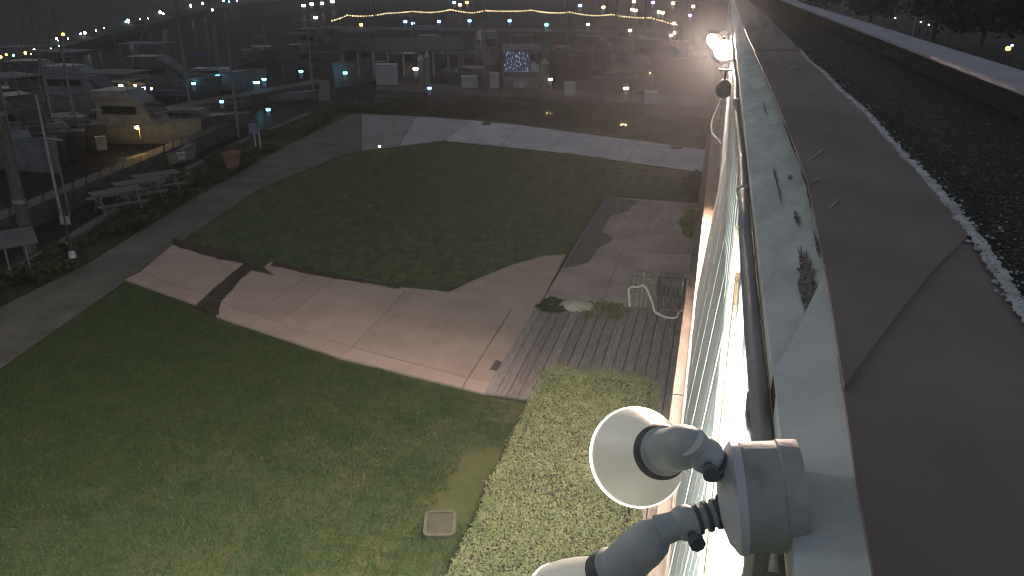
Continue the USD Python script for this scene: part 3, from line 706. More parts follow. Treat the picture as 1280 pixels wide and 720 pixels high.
for z in (1.2, 3.6): obj('band', lathe([(.175, 0), (.185, .02), (.18, .10), (.17, .12)], 14, (-.03 * z, .03 * z, z)), 'alloy', pl)
# lit markers and disc lights along the sidewalk
pm = thing('path_light', 'small orange-lit marker post at the edge of the far lawn', 'path light', G(475, 190))
obj('post', cyl(.05, (0, 0, 0), (0, 0, .20), 8), 'rust_bin', pm); obj('lamp', cyl(.055, (0, 0, .20), (0, 0, .30), 8), 'warm_glow', pm); obj('cap', lathe([(.07, .30), (.03, .36), (.0004, .37)], 8), 'black_metal', pm)
for (px, py), lab in (((608, 156), 'black low ring light on the sidewalk farther from the building'), ((845, 186), 'black low ring light on the sidewalk beside the building')):
    t = thing('ground_light', lab, 'ground light', G(px, py), 0)
    obj('ring', lathe([(.14, 0), (.24, .0), (.26, .07), (.22, .12), (.15, .12), (.13, .05)], 20), 'black_metal', t, smooth=40); obj('dome', lathe([(.13, .04), (.08, .09), (.0004, .1)], 16), 'dark_window', t, smooth=40)

# ------------------------------------------------------------------ docks
NTH = ['first', 'second', 'third', 'fourth', 'fifth', 'sixth', 'seventh', 'eighth', 'ninth']
def dock(label, quad, boards=True, mt='dock_wood', thick=.35):
    t = thing('dock', label, 'dock')
    q = [G(*p, DZ) for p in quad]
    obj('float', prism(q, DZ - thick - .4, DZ - .04), 'dock_grey', t)
    a, b, c, d = [np.array(p[:2]) for p in q]          # a-b long side, d-c opposite
    nb = max(4, min(40, int(np.linalg.norm(b - a) / .9)))
    for i in range(nb):
        s0, s1 = i / nb + .004, (i + 1) / nb - .004
        obj('plank', prism([a + (b - a) * s0, a + (b - a) * s1, d + (c - d) * s1, d + (c - d) * s0], DZ - .04, DZ + float(rng.uniform(-.006, .006))), mt, t)
    return t
dock('long brownish main dock running across behind the bank', [(470, 112), (890, 134), (890, 122), (470, 101)])
dock('narrow grey dock crossing the left marina below the yellow-lit boat', [(-60, 300), (300, 150), (300, 143), (-60, 288)], mt='dock_grey')
dock('grey dock beyond the yellow-lit boat at left', [(20, 172), (400, 103), (400, 98), (20, 165)], mt='dock_grey')
dock('far grey dock in front of the lamp rows', [(380, 66), (840, 70), (840, 65), (380, 61)], mt='dock_grey')
dock('farthest dock under the string of lights', [(400, 36), (850, 42), (850, 38), (400, 32)], mt='dock_grey')
dock('finger dock between the two white bows near the shed', [(398, 126), (412, 126), (412, 100), (400, 100)], mt='dock_grey')

# ------------------------------------------------------------------ boats
def hull_mesh(L, B, fb, n=14, transom=.75):
    rows = []
    for s in np.linspace(0, 1, n):
        b = B / 2 * (transom + (1 - transom) * min(1, s * 2.4)) if s < .42 else B / 2 * max(.012, 1 - ((s - .42) / .58) ** 2.1)
        h = fb * (1 + .42 * s * s); x = -L / 2 + L * s; k = -.35 + .5 * max(0, s - .7)
        rake = .10 * L * max(0, s - .6)
        pts = []
        for (u, v) in ((1.0, 1.0), (.97, .55), (.84, .12), (.5, -.5), (0, -1.0)):
            z = h * v if v > 0 else -k * v
            pts.append((x + rake * max(0, v), b * u, z))
        left = [(p[0], -p[1], p[2]) for p in pts[-2::-1]]
        rows.append(pts + left)
    t = strip(rows)
    e0 = np.array(rows[0]); f = [[0, i + 1, i] for i in range(1, len(e0) - 1)]
    tr = trimesh.Trimesh(e0, f, process=False)
    deckz = strip([[(r[0][0], r[0][1] * .97, r[0][2] - .05), (r[0][0], -r[0][1] * .97, r[0][2] - .05)] for r in rows])
    rub = [tube([tuple(np.array(r[0]) + (0, 0, -.03)) for r in rows], .04, 5), tube([tuple(np.array(r[-1]) + (0, 0, -.03)) for r in rows], .04, 5)]
    return trimesh.util.concatenate([t, tr]), deckz, trimesh.util.concatenate(rub)

def taper(x0, x1, w0, w1, z0, z1, in_=.12, slope=.35):
    """cabin block: lower outline larger than the upper one"""
    P = [(x0, -w0, z0), (x1, -w1, z0), (x1, w1, z0), (x0, w0, z0), (x0 + in_, -w0 + in_, z1), (x1 - slope, -w1 + in_, z1), (x1 - slope, w1 - in_, z1), (x0 + in_, w0 - in_, z1)]
    return trimesh.convex.convex_hull(np.array(P))

def boat(kind, label, px, py, heading, L, B, fb, hm='hull_white', mast=None, group=None, name=None, canopy=False, windows='dark_window'):
    """px, py: where the middle of its waterline stands; heading: degrees, 0 = bow away from the camera, 90 = bow to the right"""
    c = G(px, py, WZ); view = math.atan2(c[1], c[0])
    t = thing(name or {'sail': 'sailboat', 'motor': 'motorboat', 'dinghy': 'dinghy'}[kind], label, {'sail': 'sailboat', 'motor': 'motorboat', 'dinghy': 'dinghy'}[kind], c, view - math.radians(heading), group)
    h, d, r = hull_mesh(L, B, fb)
    obj('hull', h, hm, t, smooth=45); obj('deck', d, 'hull_grey', t); obj('rubbing_strake', r, 'canvas', t)
    if kind == 'dinghy':
        for x in (-.2, .15): obj('thwart', bx(.22, B * .8, .04, (x * L, 0, fb * .8)), 'pile_wood', t)
        return t
    if kind == 'sail':
        cab = obj('cabin', taper(-.12 * L, .22 * L, B * .33, B * .22, fb * .95, fb + .50, .08, .25), hm, t)
        for s in (-1, 1): obj('window', bx(.22 * L, .03, .14, (.02 * L, s * B * .27, fb + .27), -s * .09), windows, cab)
        obj('cockpit_coaming', [bx(.26 * L, .06, .22, (-.28 * L, s * B * .33, fb + .12)) for s in (-1, 1)], hm, t)
        H = mast or L * 1.15
        mm = obj('mast', tube([(.10 * L, 0, fb), (.10 * L, 0, fb + H)], [.09, .06], 8), 'alloy', t)
        obj('spreader', cyl(.03, (.10 * L, -.55, fb + H * .58), (.10 * L, .55, fb + H * .58), 6), 'alloy', mm)
        obj('boom', tube([(.10 * L, 0, fb + 1.25), (-.28 * L, 0, fb + 1.3)], .05, 8), 'alloy', t)
        obj('sail_cover', tube([(.08 * L, 0, fb + 1.42), (-.05 * L, 0, fb + 1.44), (-.27 * L, 0, fb + 1.38)], [.17, .15, .08], 8), 'canvas_blue', t, smooth=50)
        obj('stay', [tube([(.10 * L, 0, fb + H), (.52 * L, 0, fb * 1.4)], .014, 4), tube([(.10 * L, 0, fb + H), (-.49 * L, 0, fb)], .014, 4)] + [tube([(.10 * L, 0, fb + H * .95), (.08 * L, s * B * .46, fb)], .014, 4) for s in (-1, 1)], 'alloy', t)
        if canopy: obj('canopy', [strip([[(x, B * .42 * math.sin(a), fb + .55 + 1.0 * math.cos(a)) for a in np.linspace(-1.3, 1.3, 9)] for x in (-.42 * L, -.2 * L, -.05 * L)])], 'canvas', t, smooth=50)
    else:
        cab = obj('cabin', taper(-.20 * L, .24 * L, B * .40, B * .30, fb * .97, fb + 1.35, .10, .12 * L), hm, t)
        obj('windscreen', trimesh.convex.convex_hull(np.array([(.245 * L, s * B * .26, fb + .55) for s in (-1, 1)] + [(.155 * L, s * B * .24, fb + 1.22) for s in (-1, 1)] + [(.235 * L, s * B * .26, fb + .55) for s in (-1, 1)])), windows, cab)
        for s in (-1, 1): obj('window', bx(.26 * L, .03, .42, (-.02 * L, s * B * .36, fb + .85), -s * .07), windows, cab)
        obj('rear_window', bx(.03, B * .62, .6, (-.195 * L, 0, fb + .82)), windows, cab)
        fly = obj('flybridge', taper(-.22 * L, .12 * L, B * .38, B * .28, fb + 1.36, fb + 1.85, .03, .1 * L), hm, t)
        obj('canopy', bx(.36 * L, B * .8, .06, (-.08 * L, 0, fb + 2.75)), 'canvas', t)
        obj('canopy_post', [cyl(.025, (x * L, s * B * .36, fb + 1.3), (x * L, s * B * .36, fb + 2.75), 6) for x in (-.24, .08) for s in (-1, 1)], 'alloy', t)
        obj('aerial', tube([(-.05 * L, .2, fb + 2.75), (-.09 * L, .2, fb + 5.2)], .015, 4), 'alloy', t)
    obj('rail', [tube([(x * L, s * B * w, z) for x, w, z in ((.05, .46, fb * 1.1 + .55), (.3, .35, fb * 1.2 + .6), (.52, .02, fb * 1.4 + .6))], .018, 4) for s in (-1, 1)]
        + [cyl(.015, (x * L, s * B * w, fb * 1.05), (x * L, s * B * w, fb * 1.2 + .55), 4) for x, w in ((.05, .46), (.3, .35)) for s in (-1, 1)], 'alloy', t)
    return t

boat('motor', 'motorboat seen bow-on beside the lamp-lit pedestal left of the white container', 447, 103, 205, 8.5, 3.0, 1.5)
boat('motor', 'small white bow behind the tall bare mast left of centre', 372, 101, 200, 6.0, 2.2, 1.2, 'hull_grey')
boat('sail', 'grey sailboat with blue cover under the tall mast at centre', 590, 108, 152, 8.5, 2.7, 1.1, 'hull_grey', mast=11.5)
boat('sail', 'dim sailboat under the bare mast near the gold dock lamps', 772, 117, 208, 8.5, 2.8, 1.2, 'hull_grey', mast=13, canopy=True)
boat('dinghy', 'low pale dinghy moored below the two small bows', 366, 125, 85, 4.6, 1.5, .5, 'hull_white')
boat('dinghy', 'low pale skiff moored along the bank right of the dinghy', 505, 126, 88, 4.2, 1.4, .4, 'hull_grey')
boat('motor', 'motorboat lit yellow by the lamp hanging beside it', 172, 176, 125, 7.5, 2.7, .95, 'hull_white', name='motorboat')
boat('sail', 'sailboat moored right of the yellow-lit boat', 226, 166, 118, 8.0, 2.6, .9, 'hull_grey', mast=8.5)
boat('sail', 'pale bow at the left frame edge behind the timber pole', 8, 206, 150, 8.0, 2.6, 1.2, 'hull_white', mast=9)
boat('motor', 'grey bow moored between the timber pole and the white mast', 38, 196, 155, 7.2, 2.5, 1.2, 'hull_grey')
boat('sail', 'white-masted sailboat with crossbar at left', 66, 190, 160, 7.6, 2.4, 1.1, 'hull_grey', mast=7.2)
boat('sail', 'grey sailboat with low mast left of the yellow-lit boat', 92, 180, 158, 7.6, 2.4, 1.1, 'hull_grey', mast=6)
boat('dinghy', 'small boat with warm-lit stern below the yellow-lit boat', 203, 205, 60, 3.6, 1.5, .55, 'hull_cream')
far = [('motor', 60, 130, 120, 'dark motorboat under the scattered gold lights at left'), ('motor', 105, 140, 130, 'motorboat left of the gold dock lamps, near the yellow-lit boat'), ('motor', 205, 122, 120, 'motorboat among the teal lights left of the tall mast'),
       ('sail', 262, 112, 110, 'sailboat moored behind the teal light by the tall left mast'), ('sail', 470, 82, 170, 'sailboat by the open shed, masts behind the motorboat'), ('motor', 535, 84, 190, 'grey cruiser behind the row of six small lights'),
       ('motor', 610, 76, 175, 'long dim cruiser behind the centre mast'), ('sail', 705, 78, 165, 'dim sailboat right of the cruiser with lit windows'), ('motor', 745, 84, 115, 'dim cruiser below the row of small white lights'),
       ('motor', 820, 90, 110, 'dim cruiser left of the glaring lamp'), ('sail', 850, 70, 170, 'dim far sailboat nearest to the glaring lamp'), ('sail', 330, 78, 160, 'far sailboat left of the dim long mast'), ('motor', 395, 70, 140, 'dim far motorboat behind the open shed'), ('sail', 800, 62, 150, 'far sailboat below the gold lamp pairs')]
for k, px, py, hd_, lab in far:
    boat(k, lab, px, py, hd_, 9, 3.0, 1.2, ('hull_grey', 'hull_dark', 'hull_white')[hash_ if (hash_ := (px + py) % 3) is not None else 0], mast=10)
# cruiser with lit windows, stern to the camera
c = G(652, 110, WZ); s_ = depth(c) / FPX
cr = thing('cabin_cruiser', 'white cruiser seen stern-on with bright blue-lit cabin windows', 'motorboat', c, math.atan2(c[1], c[0]))
h, d, r = hull_mesh(11, 46 * s_, 1.5, transom=.92); obj('hull', h, 'hull_white', cr, smooth=45); obj('deck', d, 'hull_grey', cr); obj('rubbing_strake', r, 'canvas', cr)
Bc = 46 * s_
obj('transom_door', rbx(.05, .9, .75, (-5.53, .2, .75), .02), 'white_paint', cr)
obj('swim_platform', rbx(.9, Bc * .92, .10, (-5.9, 0, .22), .02), 'hull_grey', cr)
cab = obj('cabin', taper(-4.6, 2.5, Bc * .46, Bc * .30, 1.45, 1.75, .02, .6), 'hull_dark', cr)
obj('cabin_roof', rbx(6.2, Bc * 1.02, .14, (-1.7, 0, 3.35), .03), 'canvas', cr)
obj('rear_window', bx(.06, Bc * .66, 1.45, (-4.6, Bc * .12, 2.52)), 'lit_window', cr)
for s in (-1, 1): obj('window', bx(5, .05, 1.2, (-1.9, s * Bc * .45, 2.5)), 'dark_window', cr)
obj('window_post', [bx(.10, .10, 1.6, (-4.62, y_, 2.5)) for y_ in (-Bc * .47, -Bc * .22, Bc * .47)], 'hull_dark', cr)
obj('radar_arch', [bx(.4, Bc * .5, .12, (-2, 0, 4.3)), bx(.3, .1, 1.0, (-2, Bc * .25, 3.9)), bx(.3, .1, 1.0, (-2, -Bc * .25, 3.9))], 'hull_white', cr)

# lamp on the yellow-lit boat
yl = thing('deck_lamp', 'bright yellow lamp hung above the yellow-lit boat', 'lamp', G(172, 166, 0.0) + (0, 0, 0))
yl_h = height_to(G(172, 166), 159)
obj('bulb', icosphere(2, .09).apply_translation((0, 0, yl_h)), 'yellow_lamp', yl); obj('shade', lathe([(.16, yl_h + .08), (.04, yl_h + .16), (.0004, yl_h + .17)], 12), 'black_metal', yl)
obj('pole', cyl(.02, (0, .14, WZ + 1.0), (0, .14, yl_h + .15), 6), 'alloy', yl); obj('arm', cyl(.015, (0, .14, yl_h + .14), (0, 0, yl_h + .14), 6), 'alloy', yl)

# ------------------------------------------------------------------ masts and poles standing by themselves in the picture
def pole(label, base, top_py, r, mt='alloy', z=DZ, name='mast', cat='mast', arm=False, head=None):
    b = G(*base, z); hgt = height_to(b, top_py)
    t = thing(name, label, cat, b)
    obj('shaft', tube([(0, 0, -.8), (0, 0, hgt)], [r, r * .6], 8), mt, t, smooth=40)
    obj('cap', icosphere(1, r * .7).apply_translation((0, 0, hgt)), mt, t)
    if arm: obj('arm', cyl(r * .5, (-r, 0, hgt * .6), (.9, -.2, hgt * .6), 6), mt, t)
    return t
pole('tall bare grey mast left of centre, right of the teal lights', (297, 156), 44, .075)
pole('bright white mast with short crossbar at far left', (72, 248), 120, .055, 'white_paint', arm=True)
pole('dark mast next to the bright white one', (82, 245), 196, .05)
pole('faint long mast above the small white bow', (391, 108), 18, .09)
pole('tall mast at centre behind the pale dock boxes', (606, 108), 2, .13)
pole('long pale mast right of the cruiser with lit windows', (769, 88), -12, .13)
pole('slim short mast above the row of six small lights', (515, 66), 28, .09)
pole('pale flagpole beyond the roof at right', (1140, 48), -25, .10, 'white_paint', z=0, name='flagpole', cat='flagpole')
pole('faint pole beyond the roof near the glaring lamp', (1053, 30), -20, .10, 'alloy', z=0, name='flagpole', cat='flagpole')

def piling(label, px, py, top, r=.22):
    b = G(px, py, DZ); hgt = height_to(b, top); t = thing('piling', label, 'piling', b)
    obj('post', cyl(r, (0, 0, -1.5), (0, 0, hgt - .3), 12), 'grey_paint', t, smooth=40); obj('cone_cap', lathe([(r * 1.1, hgt - .3), (.02, hgt + .15), (.0004, hgt + .15)], 12), 'white_paint', t, smooth=30)
piling('piling with white cone cap beside the cruiser with lit windows', 681, 112, 74, .32)
piling('left one of two pilings right of the warm lamp', 528, 106, 70, .22); piling('right one of two pilings beside the teal lamp', 535, 106, 66, .22)

# dock boxes and containers
def dock_box(label, px, py, wpx, top, mt, peaked=True, slats=0):
    b = G(px, py, DZ); s = depth(b) / FPX; w = wpx * s; hgt = height_to(b, top); t = thing('dock_box', label, 'dock box', b, math.atan2(b[1], b[0]) - math.pi / 2)
    obj('body', rbx(w, w * .8, hgt, (0, 0, hgt / 2), .02), mt, t)
    if peaked: obj('lid', trimesh.convex.convex_hull(np.array([(sx * w * .54, sy * w * .46, hgt) for sx in (-1, 1) for sy in (-1, 1)] + [(sx * w * .5, sy * w * .05, hgt * 1.14) for sx in (-1, 1) for sy in (-1, 1)])), mt, t)
    else: obj('lid', rbx(w * 1.04, w * .86, .06, (0, 0, hgt + .03), .02), mt, t)
    for i in range(slats): obj('rib', bx(.03, .02, hgt * .94, (-w / 2 + w * (i + .5) / slats, -w * .4 - .01, hgt / 2)), mt, t)
    obj('latch', bx(.12, .03, .08, (0, -w * .41, hgt * .8)), 'alloy', t)
dock_box('large white ribbed container between the motorboat and the warm lamp', 484, 105, 27, 81, 'white_paint', False, 5)
dock_box('tall pale dock box just right of the centre mast', 618, 110, 12, 92, 'white_paint', False)
dock_box('wide low dock box left of the centre mast', 587, 109, 20, 96, 'white_paint', False)
dock_box('white dock box with peaked lid right of the cone-capped piling', 712, 119, 14, 104, 'white_paint')
dock_box('white dock box right of the gold lamp bollard', 813, 129, 15, 115, 'white_paint')
dock_box('small orange-lit locker at the left of the yellow-lit boat', 128, 187, 12, 172, 'hull_cream', False)
dock_box('small pale locker on the dock right of the warm-lit small boat', 227, 199, 9, 191, 'white_paint')

# open shed on posts behind the motorboat
c = G(505, 92, DZ); s_ = depth(c) / FPX; hgt = height_to(c, 62)
sh = thing('boat_shed', 'dim open boat shed with pale posts and flat roof', 'shed', c, math.atan2(c[1], c[0]) - math.pi / 2)
W_ = 150 * s_
obj('roof', trimesh.convex.convex_hull(np.array([(x * W_ / 2, y_, z) for x in (-1, 1) for y_, z in ((-2.2, hgt), (-2.2, hgt + .15), (2.2, hgt + .9), (2.2, hgt + .75))])), 'roof_tin', sh)
for x in np.linspace(-.48, .48, 9): obj('post', bx(.16, .16, hgt, (x * W_, -2.0, hgt / 2)), 'grey_paint', sh)
for x in (-.48, 0, .48): obj('post', bx(.16, .16, hgt + .7, (x * W_, 2.0, (hgt + .7) / 2)), 'grey_paint', sh)
c = G(775, 76, DZ); s_ = depth(c) / FPX
s2 = thing('boat_shed', 'long low roof over the slips left of the glaring lamp', 'shed', c, math.atan2(c[1], c[0]) - math.pi / 2 + .1)
W_ = 125 * s_
obj('roof', trimesh.convex.convex_hull(np.array([(x * W_ / 2, y_, z) for x in (-1, 1) for y_, z in ((-2, .9), (-2, 1.05), (2, 1.7), (2, 1.55))])), 'roof_tin', s2)
for x in np.linspace(-.48, .48, 6): obj('post', bx(.14, .14, .95, (x * W_, -1.8, .45)), 'grey_paint', s2)

# ------------------------------------------------------------------ lights on the docks
def dock_light(label, px, py, glow, post_px=9, wpx=4.5, group=None, z=DZ, name='dock_light', cat='dock light', post='white_paint', hpx=2.4):
    """px, py: where the lamp shows; the pedestal stands below it on the dock"""
    b = G(px, py + post_px, z); s = depth(b) / FPX; hgt = height_to(b, py); w = wpx * 1.15 * s; lh = hpx * 1.2 * s
    t = thing(name, label, cat, b, math.atan2(b[1], b[0]) - math.pi / 2, group)
    obj('pedestal', rbx(w * .72, w * .62, hgt - lh / 2, (0, 0, (hgt - lh / 2) / 2), w * .05), post, t)
    obj('lamp', rbx(w * .9, w * .8, lh, (0, 0, hgt), w * .1), glow, t)
    obj('cap', rbx(w, w * .9, lh * .3, (0, 0, hgt + lh * .68), w * .05), 'black_metal', t)
TE = [(114, 116, 'teal dock light farthest left, beside the gold ones'), (205, 101, 'teal dock light between the blue pair and the bright one'), (243, 104, 'teal dock light just left of the brightest teal one'), (273, 95, 'brightest teal dock light, left of the tall bare mast'),
      (249, 137, 'teal dock light standing right above the sailboat by the yellow-lit boat'), (278, 127, 'teal dock light just left of the tall bare mast, low'), (331, 99, 'teal dock light left of the small bows, upper'), (323, 103, 'pale teal dock light left of the small bows'), (336, 137, 'teal dock light below the dinghy left end'),
      (377, 89, 'teal dock light in front of the small white bow'), (432, 91, 'teal dock light in front of the motorboat bow'), (436, 130, 'teal light on the bank above the promenade bend'), (534, 90, 'teal dock light beside the two pilings'), (537, 110, 'small blue dock light below the two pilings'), (320, 103, 'teal dock light at the foot of the bow row')]
for px, py, lab in TE: dock_light(lab, px, py, 'blue_glow' if 'blue' in lab else 'teal_glow', 9 if py < 125 else 8, 5.0 if py > 85 else 4)
for px, py, lab in ((507, 27, 'far blue light left of the close pair'), (516, 29, 'far blue light right of the close pair'), (549, 27, 'far blue light left of the centre mast top'), (587, 26, 'far blue light just left of the centre mast'), (637, 26, 'far blue light right of the centre mast'), (683, 31, 'far teal double light above the cruiser'), (725, 7, 'faint far blue light above the string lights'), (816, 3, 'violet far light at the top edge'), (862, 19, 'small violet far light near the glaring lamp'), (568, 3, 'faint blue far light at the top edge')):
    dock_light(lab, px, py, 'violet_glow' if 'violet' in lab else 'teal_glow' if 'teal' in lab else 'blue_glow', 7, 4.2, z=-.5)
dock_light('tiny blue light on the left dock, upper of the pair', 181, 110, 'blue_glow', 7, 4.5); dock_light('tiny blue light on the left dock, lower of the pair', 176, 114, 'blue_glow', 7, 4.5)
for px, py, lab in ((132, 115, 'gold dock light right of the leftmost teal one'), (152, 107, 'brightest gold dock light at left'), (148, 111, 'small gold light below the brightest gold one'), (164, 113, 'tiny gold light between gold and blue lights'), (141, 116, 'tiny white light between the two gold dock lights'), (190, 111, 'tiny gold light right of the blue pair'), (170, 107, 'tiny warm light left of the blue pair'), (120, 122, 'pale light below the leftmost teal one')):
    dock_light(lab, px, py, 'gold_glow', 6, 5 if 'bright' in lab or 'right of the left' in lab else 3)
for px, py, lab in ((156, 133, 'warm white light above the yellow-lit boat'), (137, 140, 'pale pink light left of the yellow-lit boat roof')): dock_light(lab, px, py, 'warm_glow', 6, 4)
for px, py, lab, pp in ((687, 99, 'gold bollard lamp beside the cone-capped piling', 13), (782, 110, 'gold bollard lamp between the two white dock boxes', 14), (520, 86, 'warm lamp lighting the dock right of the white container', 12), (811, 92, 'stacked warm light right of the dim sailboat', 6)):
    dock_light(lab, px, py, 'warm_glow' if '520' in str(px) else 'gold_glow', pp, 6.5 if pp > 10 else 3.5, name='bollard_lamp', cat='bollard lamp')
for px, py, lab in ((686, 142, 'small gold lamp low on the bank, left one of two'), (779, 156, 'small gold lamp low on the bank, right one of two')):
    dock_light(lab, px, py, 'gold_glow', 6, 6.5, z=0, name='bollard_lamp', cat='bollard lamp', post='black_metal')
for px, py, lab in ((452, 31, 'single orange light below the left string lights'), (735, 31, 'gold pair light below the string, above the cruiser'), (787, 38, 'bright gold light right of the long pale mast'), (754, 9, 'gold light left of the long pale mast top'), (790, 12, 'gold cluster right of the long pale mast, left lamp'), (794, 13, 'gold cluster right of the long pale mast, right lamp'), (823, 15, 'gold pair high near the string end, left lamp'), (828, 16, 'gold pair high near the string end, right lamp'), (838, 44, 'gold pair below the string end, left lamp'), (843, 41, 'gold pair below the string end, right lamp'), (842, 29, 'gold light at the string end'), (866, 8, 'gold light at the top left of the glaring lamp'), (841, 4, 'pale gold light near the top edge'), (792, 2, 'gold light at the top edge'), (786, 65, 'tiny warm light above the long low roof'), (584, 3, 'orange light at the top edge left of the centre mast'), (575, 6, 'small warm light at the top edge'), (730, 63, 'warm light above the row of small white lights')):
    dock_light(lab, px, py, 'orange_glow' if 'orange' in lab else 'gold_glow', 7, 4 if 'tiny' not in lab else 3, z=-.5)
ps = [(380, 7), (390, 5), (403, 4), (416, 2)]
for px, py in ps: dock_light(['leftmost', 'second', 'third', 'rightmost'][ps.index((px, py))] + ' of four warm lights in the short row above the string lights', px, py, 'warm_glow', 6, 4.5, 'warm lights in the short upper row', z=-.5)
dock_light('slanting warm light left of the string lights', 395, 22, 'warm_glow', 6, 5, z=-.5)
for i, px in enumerate((723, 726, 729, 732, 737, 740, 744)): dock_light(NTH[i] + ' from the left of seven tiny white lights over the dim cruiser', px, 69, 'warm_glow', 4, 1.6, 'tiny white lights in the short row', z=-.5)
for i, px in enumerate((505, 509, 513, 517, 521, 526, 530)): dock_light(NTH[i] + ' from the left of seven tiny lights behind the pilings', px, 61 + (i in (2, 3, 4)), 'warm_glow', 4, 1.8, 'tiny lights in the row behind the pilings', z=-.5)
for i, (px, py) in enumerate(((55, 100), (58, 108), (73, 93), (78, 98), (82, 115), (89, 104), (91, 115), (98, 86), (101, 91))): dock_light(NTH[i] + ' from the left of nine small gold lights scattered over the far left moorings', px, py, 'gold_glow', 5, 3, 'scattered gold lights over the far left moorings')

# ------------------------------------------------------------------ far shore with street lights
shore = [at_depth(px, py, 1) for px, py in ()]
SH = [G(px, py, -.9) for px, py in ((-200, 135), (0, 84), (60, 72), (120, 54), (180, 37), (240, 20), (300, 8), (420, -4), (640, -6), (900, -8))]
sh_xy = [(p[0], p[1]) for p in SH]
back = [(p[0] * 2.2, p[1] * 2.2 + 30) for p in sh_xy]
rows = []
for p, b in zip(sh_xy, back): rows.append([(p[0], p[1], WZ - .4), (p[0], p[1], -.3), (p[0] + (b[0] - p[0]) * .15, p[1] + (b[1] - p[1]) * .15, .3), (p[0] + (b[0] - p[0]) * .5, p[1] + (b[1] - p[1]) * .5, 3.0), (b[0], b[1], 9.0)])
t = strip(rows)
if t.face_normals[:, 2].mean() < 0: t.invert()
struct('far_shore', t, 'far_ground', smooth=60)
FS = [(2, 71, 'orange_glow', 5), (9, 68, 'orange_glow', 4), (18, 69, 'teal_glow', 4), (33, 66, 'orange_glow', 5), (40, 67, 'warm_glow', 2), (44, 62, 'white_glow', 4), (65, 61, 'white_glow', 3), (72, 48, 'white_glow', 4), (75, 50, 'white_glow', 5), (80, 43, 'orange_glow', 6), (86, 48, 'white_glow', 2.5), (76, 57, 'white_glow', 4),
      (102, 42, 'white_glow', 3.5), (107, 41, 'white_glow', 5), (121, 38, 'white_glow', 2.5), (131, 35, 'warm_glow', 2), (161, 26, 'white_glow', 6), (158, 27, 'teal_glow', 3), (176, 24, 'warm_glow', 2.5), (186, 23, 'white_glow', 2.5), (201, 15, 'white_glow', 5), (205, 17, 'white_glow', 3), (239, 7, 'white_glow', 5), (254, 4, 'white_glow', 4), (266, 12, 'pink_glow', 5), (280, 1, 'white_glow', 3), (287, 2, 'teal_glow', 3), (297, 1, 'white_glow', 3)]
words = {'orange_glow': 'orange', 'teal_glow': 'teal', 'white_glow': 'white', 'warm_glow': 'pale warm', 'pink_glow': 'pink-red'}
order = {}
ordinal_ = 0
ordinal = ['first', 'second', 'third', 'fourth', 'fifth', 'sixth', 'seventh', 'eighth', 'ninth', 'tenth', 'eleventh', 'twelfth', 'thirteenth', 'fourteenth', 'fifteenth', 'sixteenth', 'seventeenth', 'eighteenth']
for px, py, g, w in FS:
    order[g] = order.get(g, 0) + 1
    b = G(px, py + 6, -.2); s = depth(b) / FPX; hgt = height_to(b, py); t = thing('street_lamp', f'far shore lamp glowing {words[g]}, {ordinal[order[g] - 1]} of that colour from the left', 'street lamp', b)
    obj('post', cyl(.35 * s, (0, 0, -.5), (0, 0, hgt), 6), 'alloy', t)
    obj('lamp', lathe([(.0004, hgt - .5 * w * s), (.30 * w * s, hgt - .25 * w * s), (.36 * w * s, hgt + .1 * w * s), (.0004, hgt + .4 * w * s)], 8), g, t, smooth=50)
# low houses on the far shore
for px, py, wpx, lab in ((130, 43, 26, 'low far building right of the bright lamp cluster'), (52, 68, 22, 'low far building below the orange shore lamps'), (220, 19, 34, 'low far building between the white shore lamps'), (178, 32, 16, 'small far building right of the white-green lamp')):
    b = G(px, py, -.2); s = depth(b) / FPX; t = thing('far_building', lab, 'building', b, math.atan2(b[1], b[0]) - math.pi / 2)
    w = wpx * s; h_ = 5 * s
    obj('wall', bx(w, w * .4, h_, (0, 0, h_ / 2)), 'far_wall', t); obj('roof', bx(w * 1.06, w * .46, h_ * .15, (0, 0, h_ * 1.06)), 'roof_tin', t)
    for i in range(4): obj('window', bx(w * .1, .1, h_ * .3, (-w * .36 + w * .24 * i, -w * .2, h_ * .55)), 'dark_window', t)

# ------------------------------------------------------------------ string of lights
SL = [(415, 25), (434, 18), (458, 19), (483, 15.5), (516, 13), (540, 14.5), (563, 11), (590, 15), (606, 12), (640, 13), (664, 11.5), (690, 15), (712, 14), (740, 18.5), (764, 17), (790, 20.5), (814, 21), (828, 25), (846, 30)]
st_ = thing('string_lights', 'long string of warm bulbs across the far docks', 'string lights')
tS = 105.
pts = [at_depth(px, py, tS) for px, py in SL]
fine = []
for a, b in zip(pts[:-1], pts[1:]):
    nseg = max(3, int(np.linalg.norm(b - a) / .34))
    for i in range(nseg):
        u = i / nseg; q = a + (b - a) * u; q = q + (0, 0, -.06 * 4 * u * (1 - u)); fine.append(q)
fine.append(pts[-1])
obj('wire', tube(fine, .025, 4), 'black_metal', st_)
for q in fine: obj('bulb', icosphere(1, .105 * float(rng.uniform(.75, 1.15))).apply_translation(q + np.array([0, 0, -.1])), 'bulb_glow', st_)
for i in (0, 4, 8, 12, 16, 18):
    p = pts[i]; obj('pole', cyl(.07, (p[0], p[1], -1.5), tuple(p + (0, 0, .1)), 6), 'pile_wood', st_)

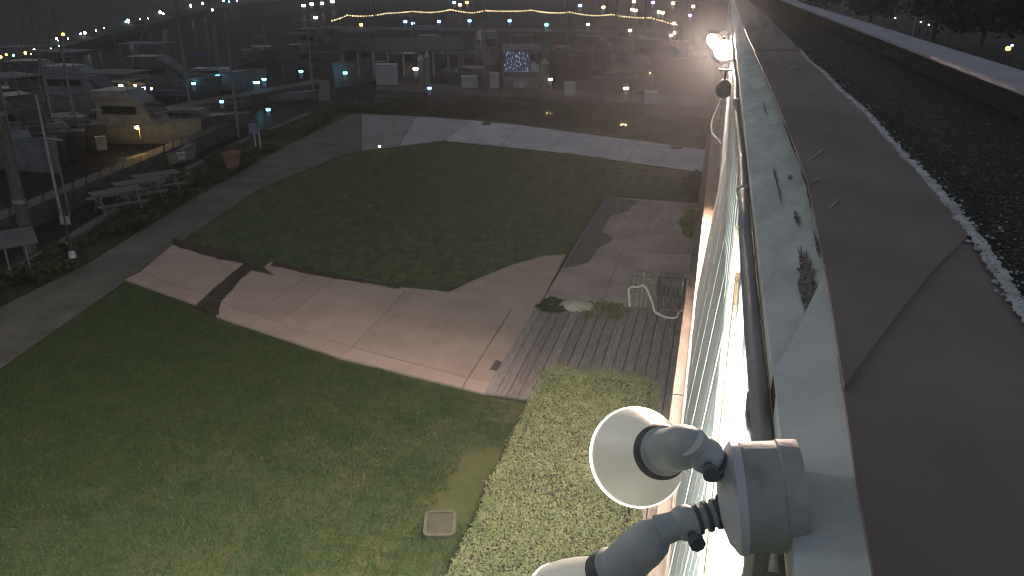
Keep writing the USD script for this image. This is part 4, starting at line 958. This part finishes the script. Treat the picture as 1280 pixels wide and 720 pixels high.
# ------------------------------------------------------------------ beyond the roof at right: trees and street lights
def tree(label, c, h, r, seed, n=6000, mt='dark_leaf'):
    t = thing('tree', label, 'tree', c, 0, None); r_ = np.random.default_rng(seed)
    tr = [tube([(0, 0, -.3), (.1, .05, h * .3), (r_.normal(0, .3), r_.normal(0, .3), h * .62)], [.28, .22, .1], 8)]
    cl = []
    for i in range(9):
        a = r_.uniform(0, 6.28); e = np.array([math.cos(a) * r * r_.uniform(.3, .75), math.sin(a) * r * r_.uniform(.3, .75), h * r_.uniform(.5, .92)]); cl.append(e)
        tr.append(tube([(.05, 0, h * r_.uniform(.28, .5)), e * (.5, .5, .85), e], [.10, .07, .03], 5))
    obj('trunk', tr, 'bark', t, smooth=50)
    P_ = np.vstack([e + r_.normal(0, 1, (n // 9, 3)) * (r * .27, r * .27, r * .2) for e in cl])
    obj('crown', leaves(P_, .34, 1.0, r=r_), mt, t)
for i, (px, py, h, r, lab) in enumerate(((1085, 40, 7, 3.4, 'dark tree beyond the roof near the flagpole, farthest left'), (1165, 52, 7, 3.6, 'dark tree beyond the roof behind the small white lights'), (1225, 62, 6, 3.4, 'dark tree beyond the roof left of the orange lamp'), (1300, 80, 8, 4, 'dark tree beyond the roof at the right frame edge'), (1030, 26, 8, 4, 'faint dark tree beyond the roof near the glaring lamp'), (1260, 30, 9, 5, 'tall dark tree behind the orange lamp at right'), (1130, 16, 9, 5, 'tall dark tree behind the pale flagpole'))):
    tree(lab, G(px, py), h, r, 70 + i)
struct('far_field', trimesh.Trimesh([(69, -25, -.02), (400, -25, -.02), (400, 400, -.02), (4, 400, -.02), (4, 54, -.02), (69, 51, -.02)], [[0, 1, 5], [1, 2, 5], [2, 3, 5], [3, 4, 5]]), 'far_ground')
for px, py, g, w, lab in ((1119, 23, 'warm_glow', 2.6, 'tiny white street light beyond the roof left of the flagpole'), (1151, 28, 'gold_glow', 2.6, 'tiny orange street light beyond the roof right of the flagpole'), (1161, 31, 'warm_glow', 2.6, 'tiny pale street light beyond the roof, right of the tiny orange one'), (1260, 61, 'orange_glow', 8, 'large orange street lamp beyond the roof at right'), (1265, 57, 'violet_glow', 4.5, 'violet light touching the large orange street lamp')):
    p = at_depth(px, py, 52.); s = .052; b = np.array([p[0], p[1], 0.]); hgt = p[2]
    t = thing('street_lamp', lab, 'street lamp', b)
    obj('post', cyl(.05, (0, 0, 0), (0, 0, hgt), 6), 'black_metal', t); obj('lamp', lathe([(.0004, hgt - .4 * w * s), (.4 * w * s, hgt - .1 * w * s), (.3 * w * s, hgt + .3 * w * s), (.0004, hgt + .4 * w * s)], 10), g, t, smooth=50)

# ------------------------------------------------------------------ haze
if HAZE:
    usdkit.material(stage, '/World/Looks/haze', {'v': ('principled_volume', {'color': (.86, .88, .92), 'density': HAZE, 'anisotropy': .6})}, volume='v.volume')
    hz = tbox((1500, 1400, 40)); hz.apply_translation((0, 350, 14.5))
    tag(obj('haze', hz, 'haze'), 'thin night haze over the lawn and marina', 'haze', kind='stuff')
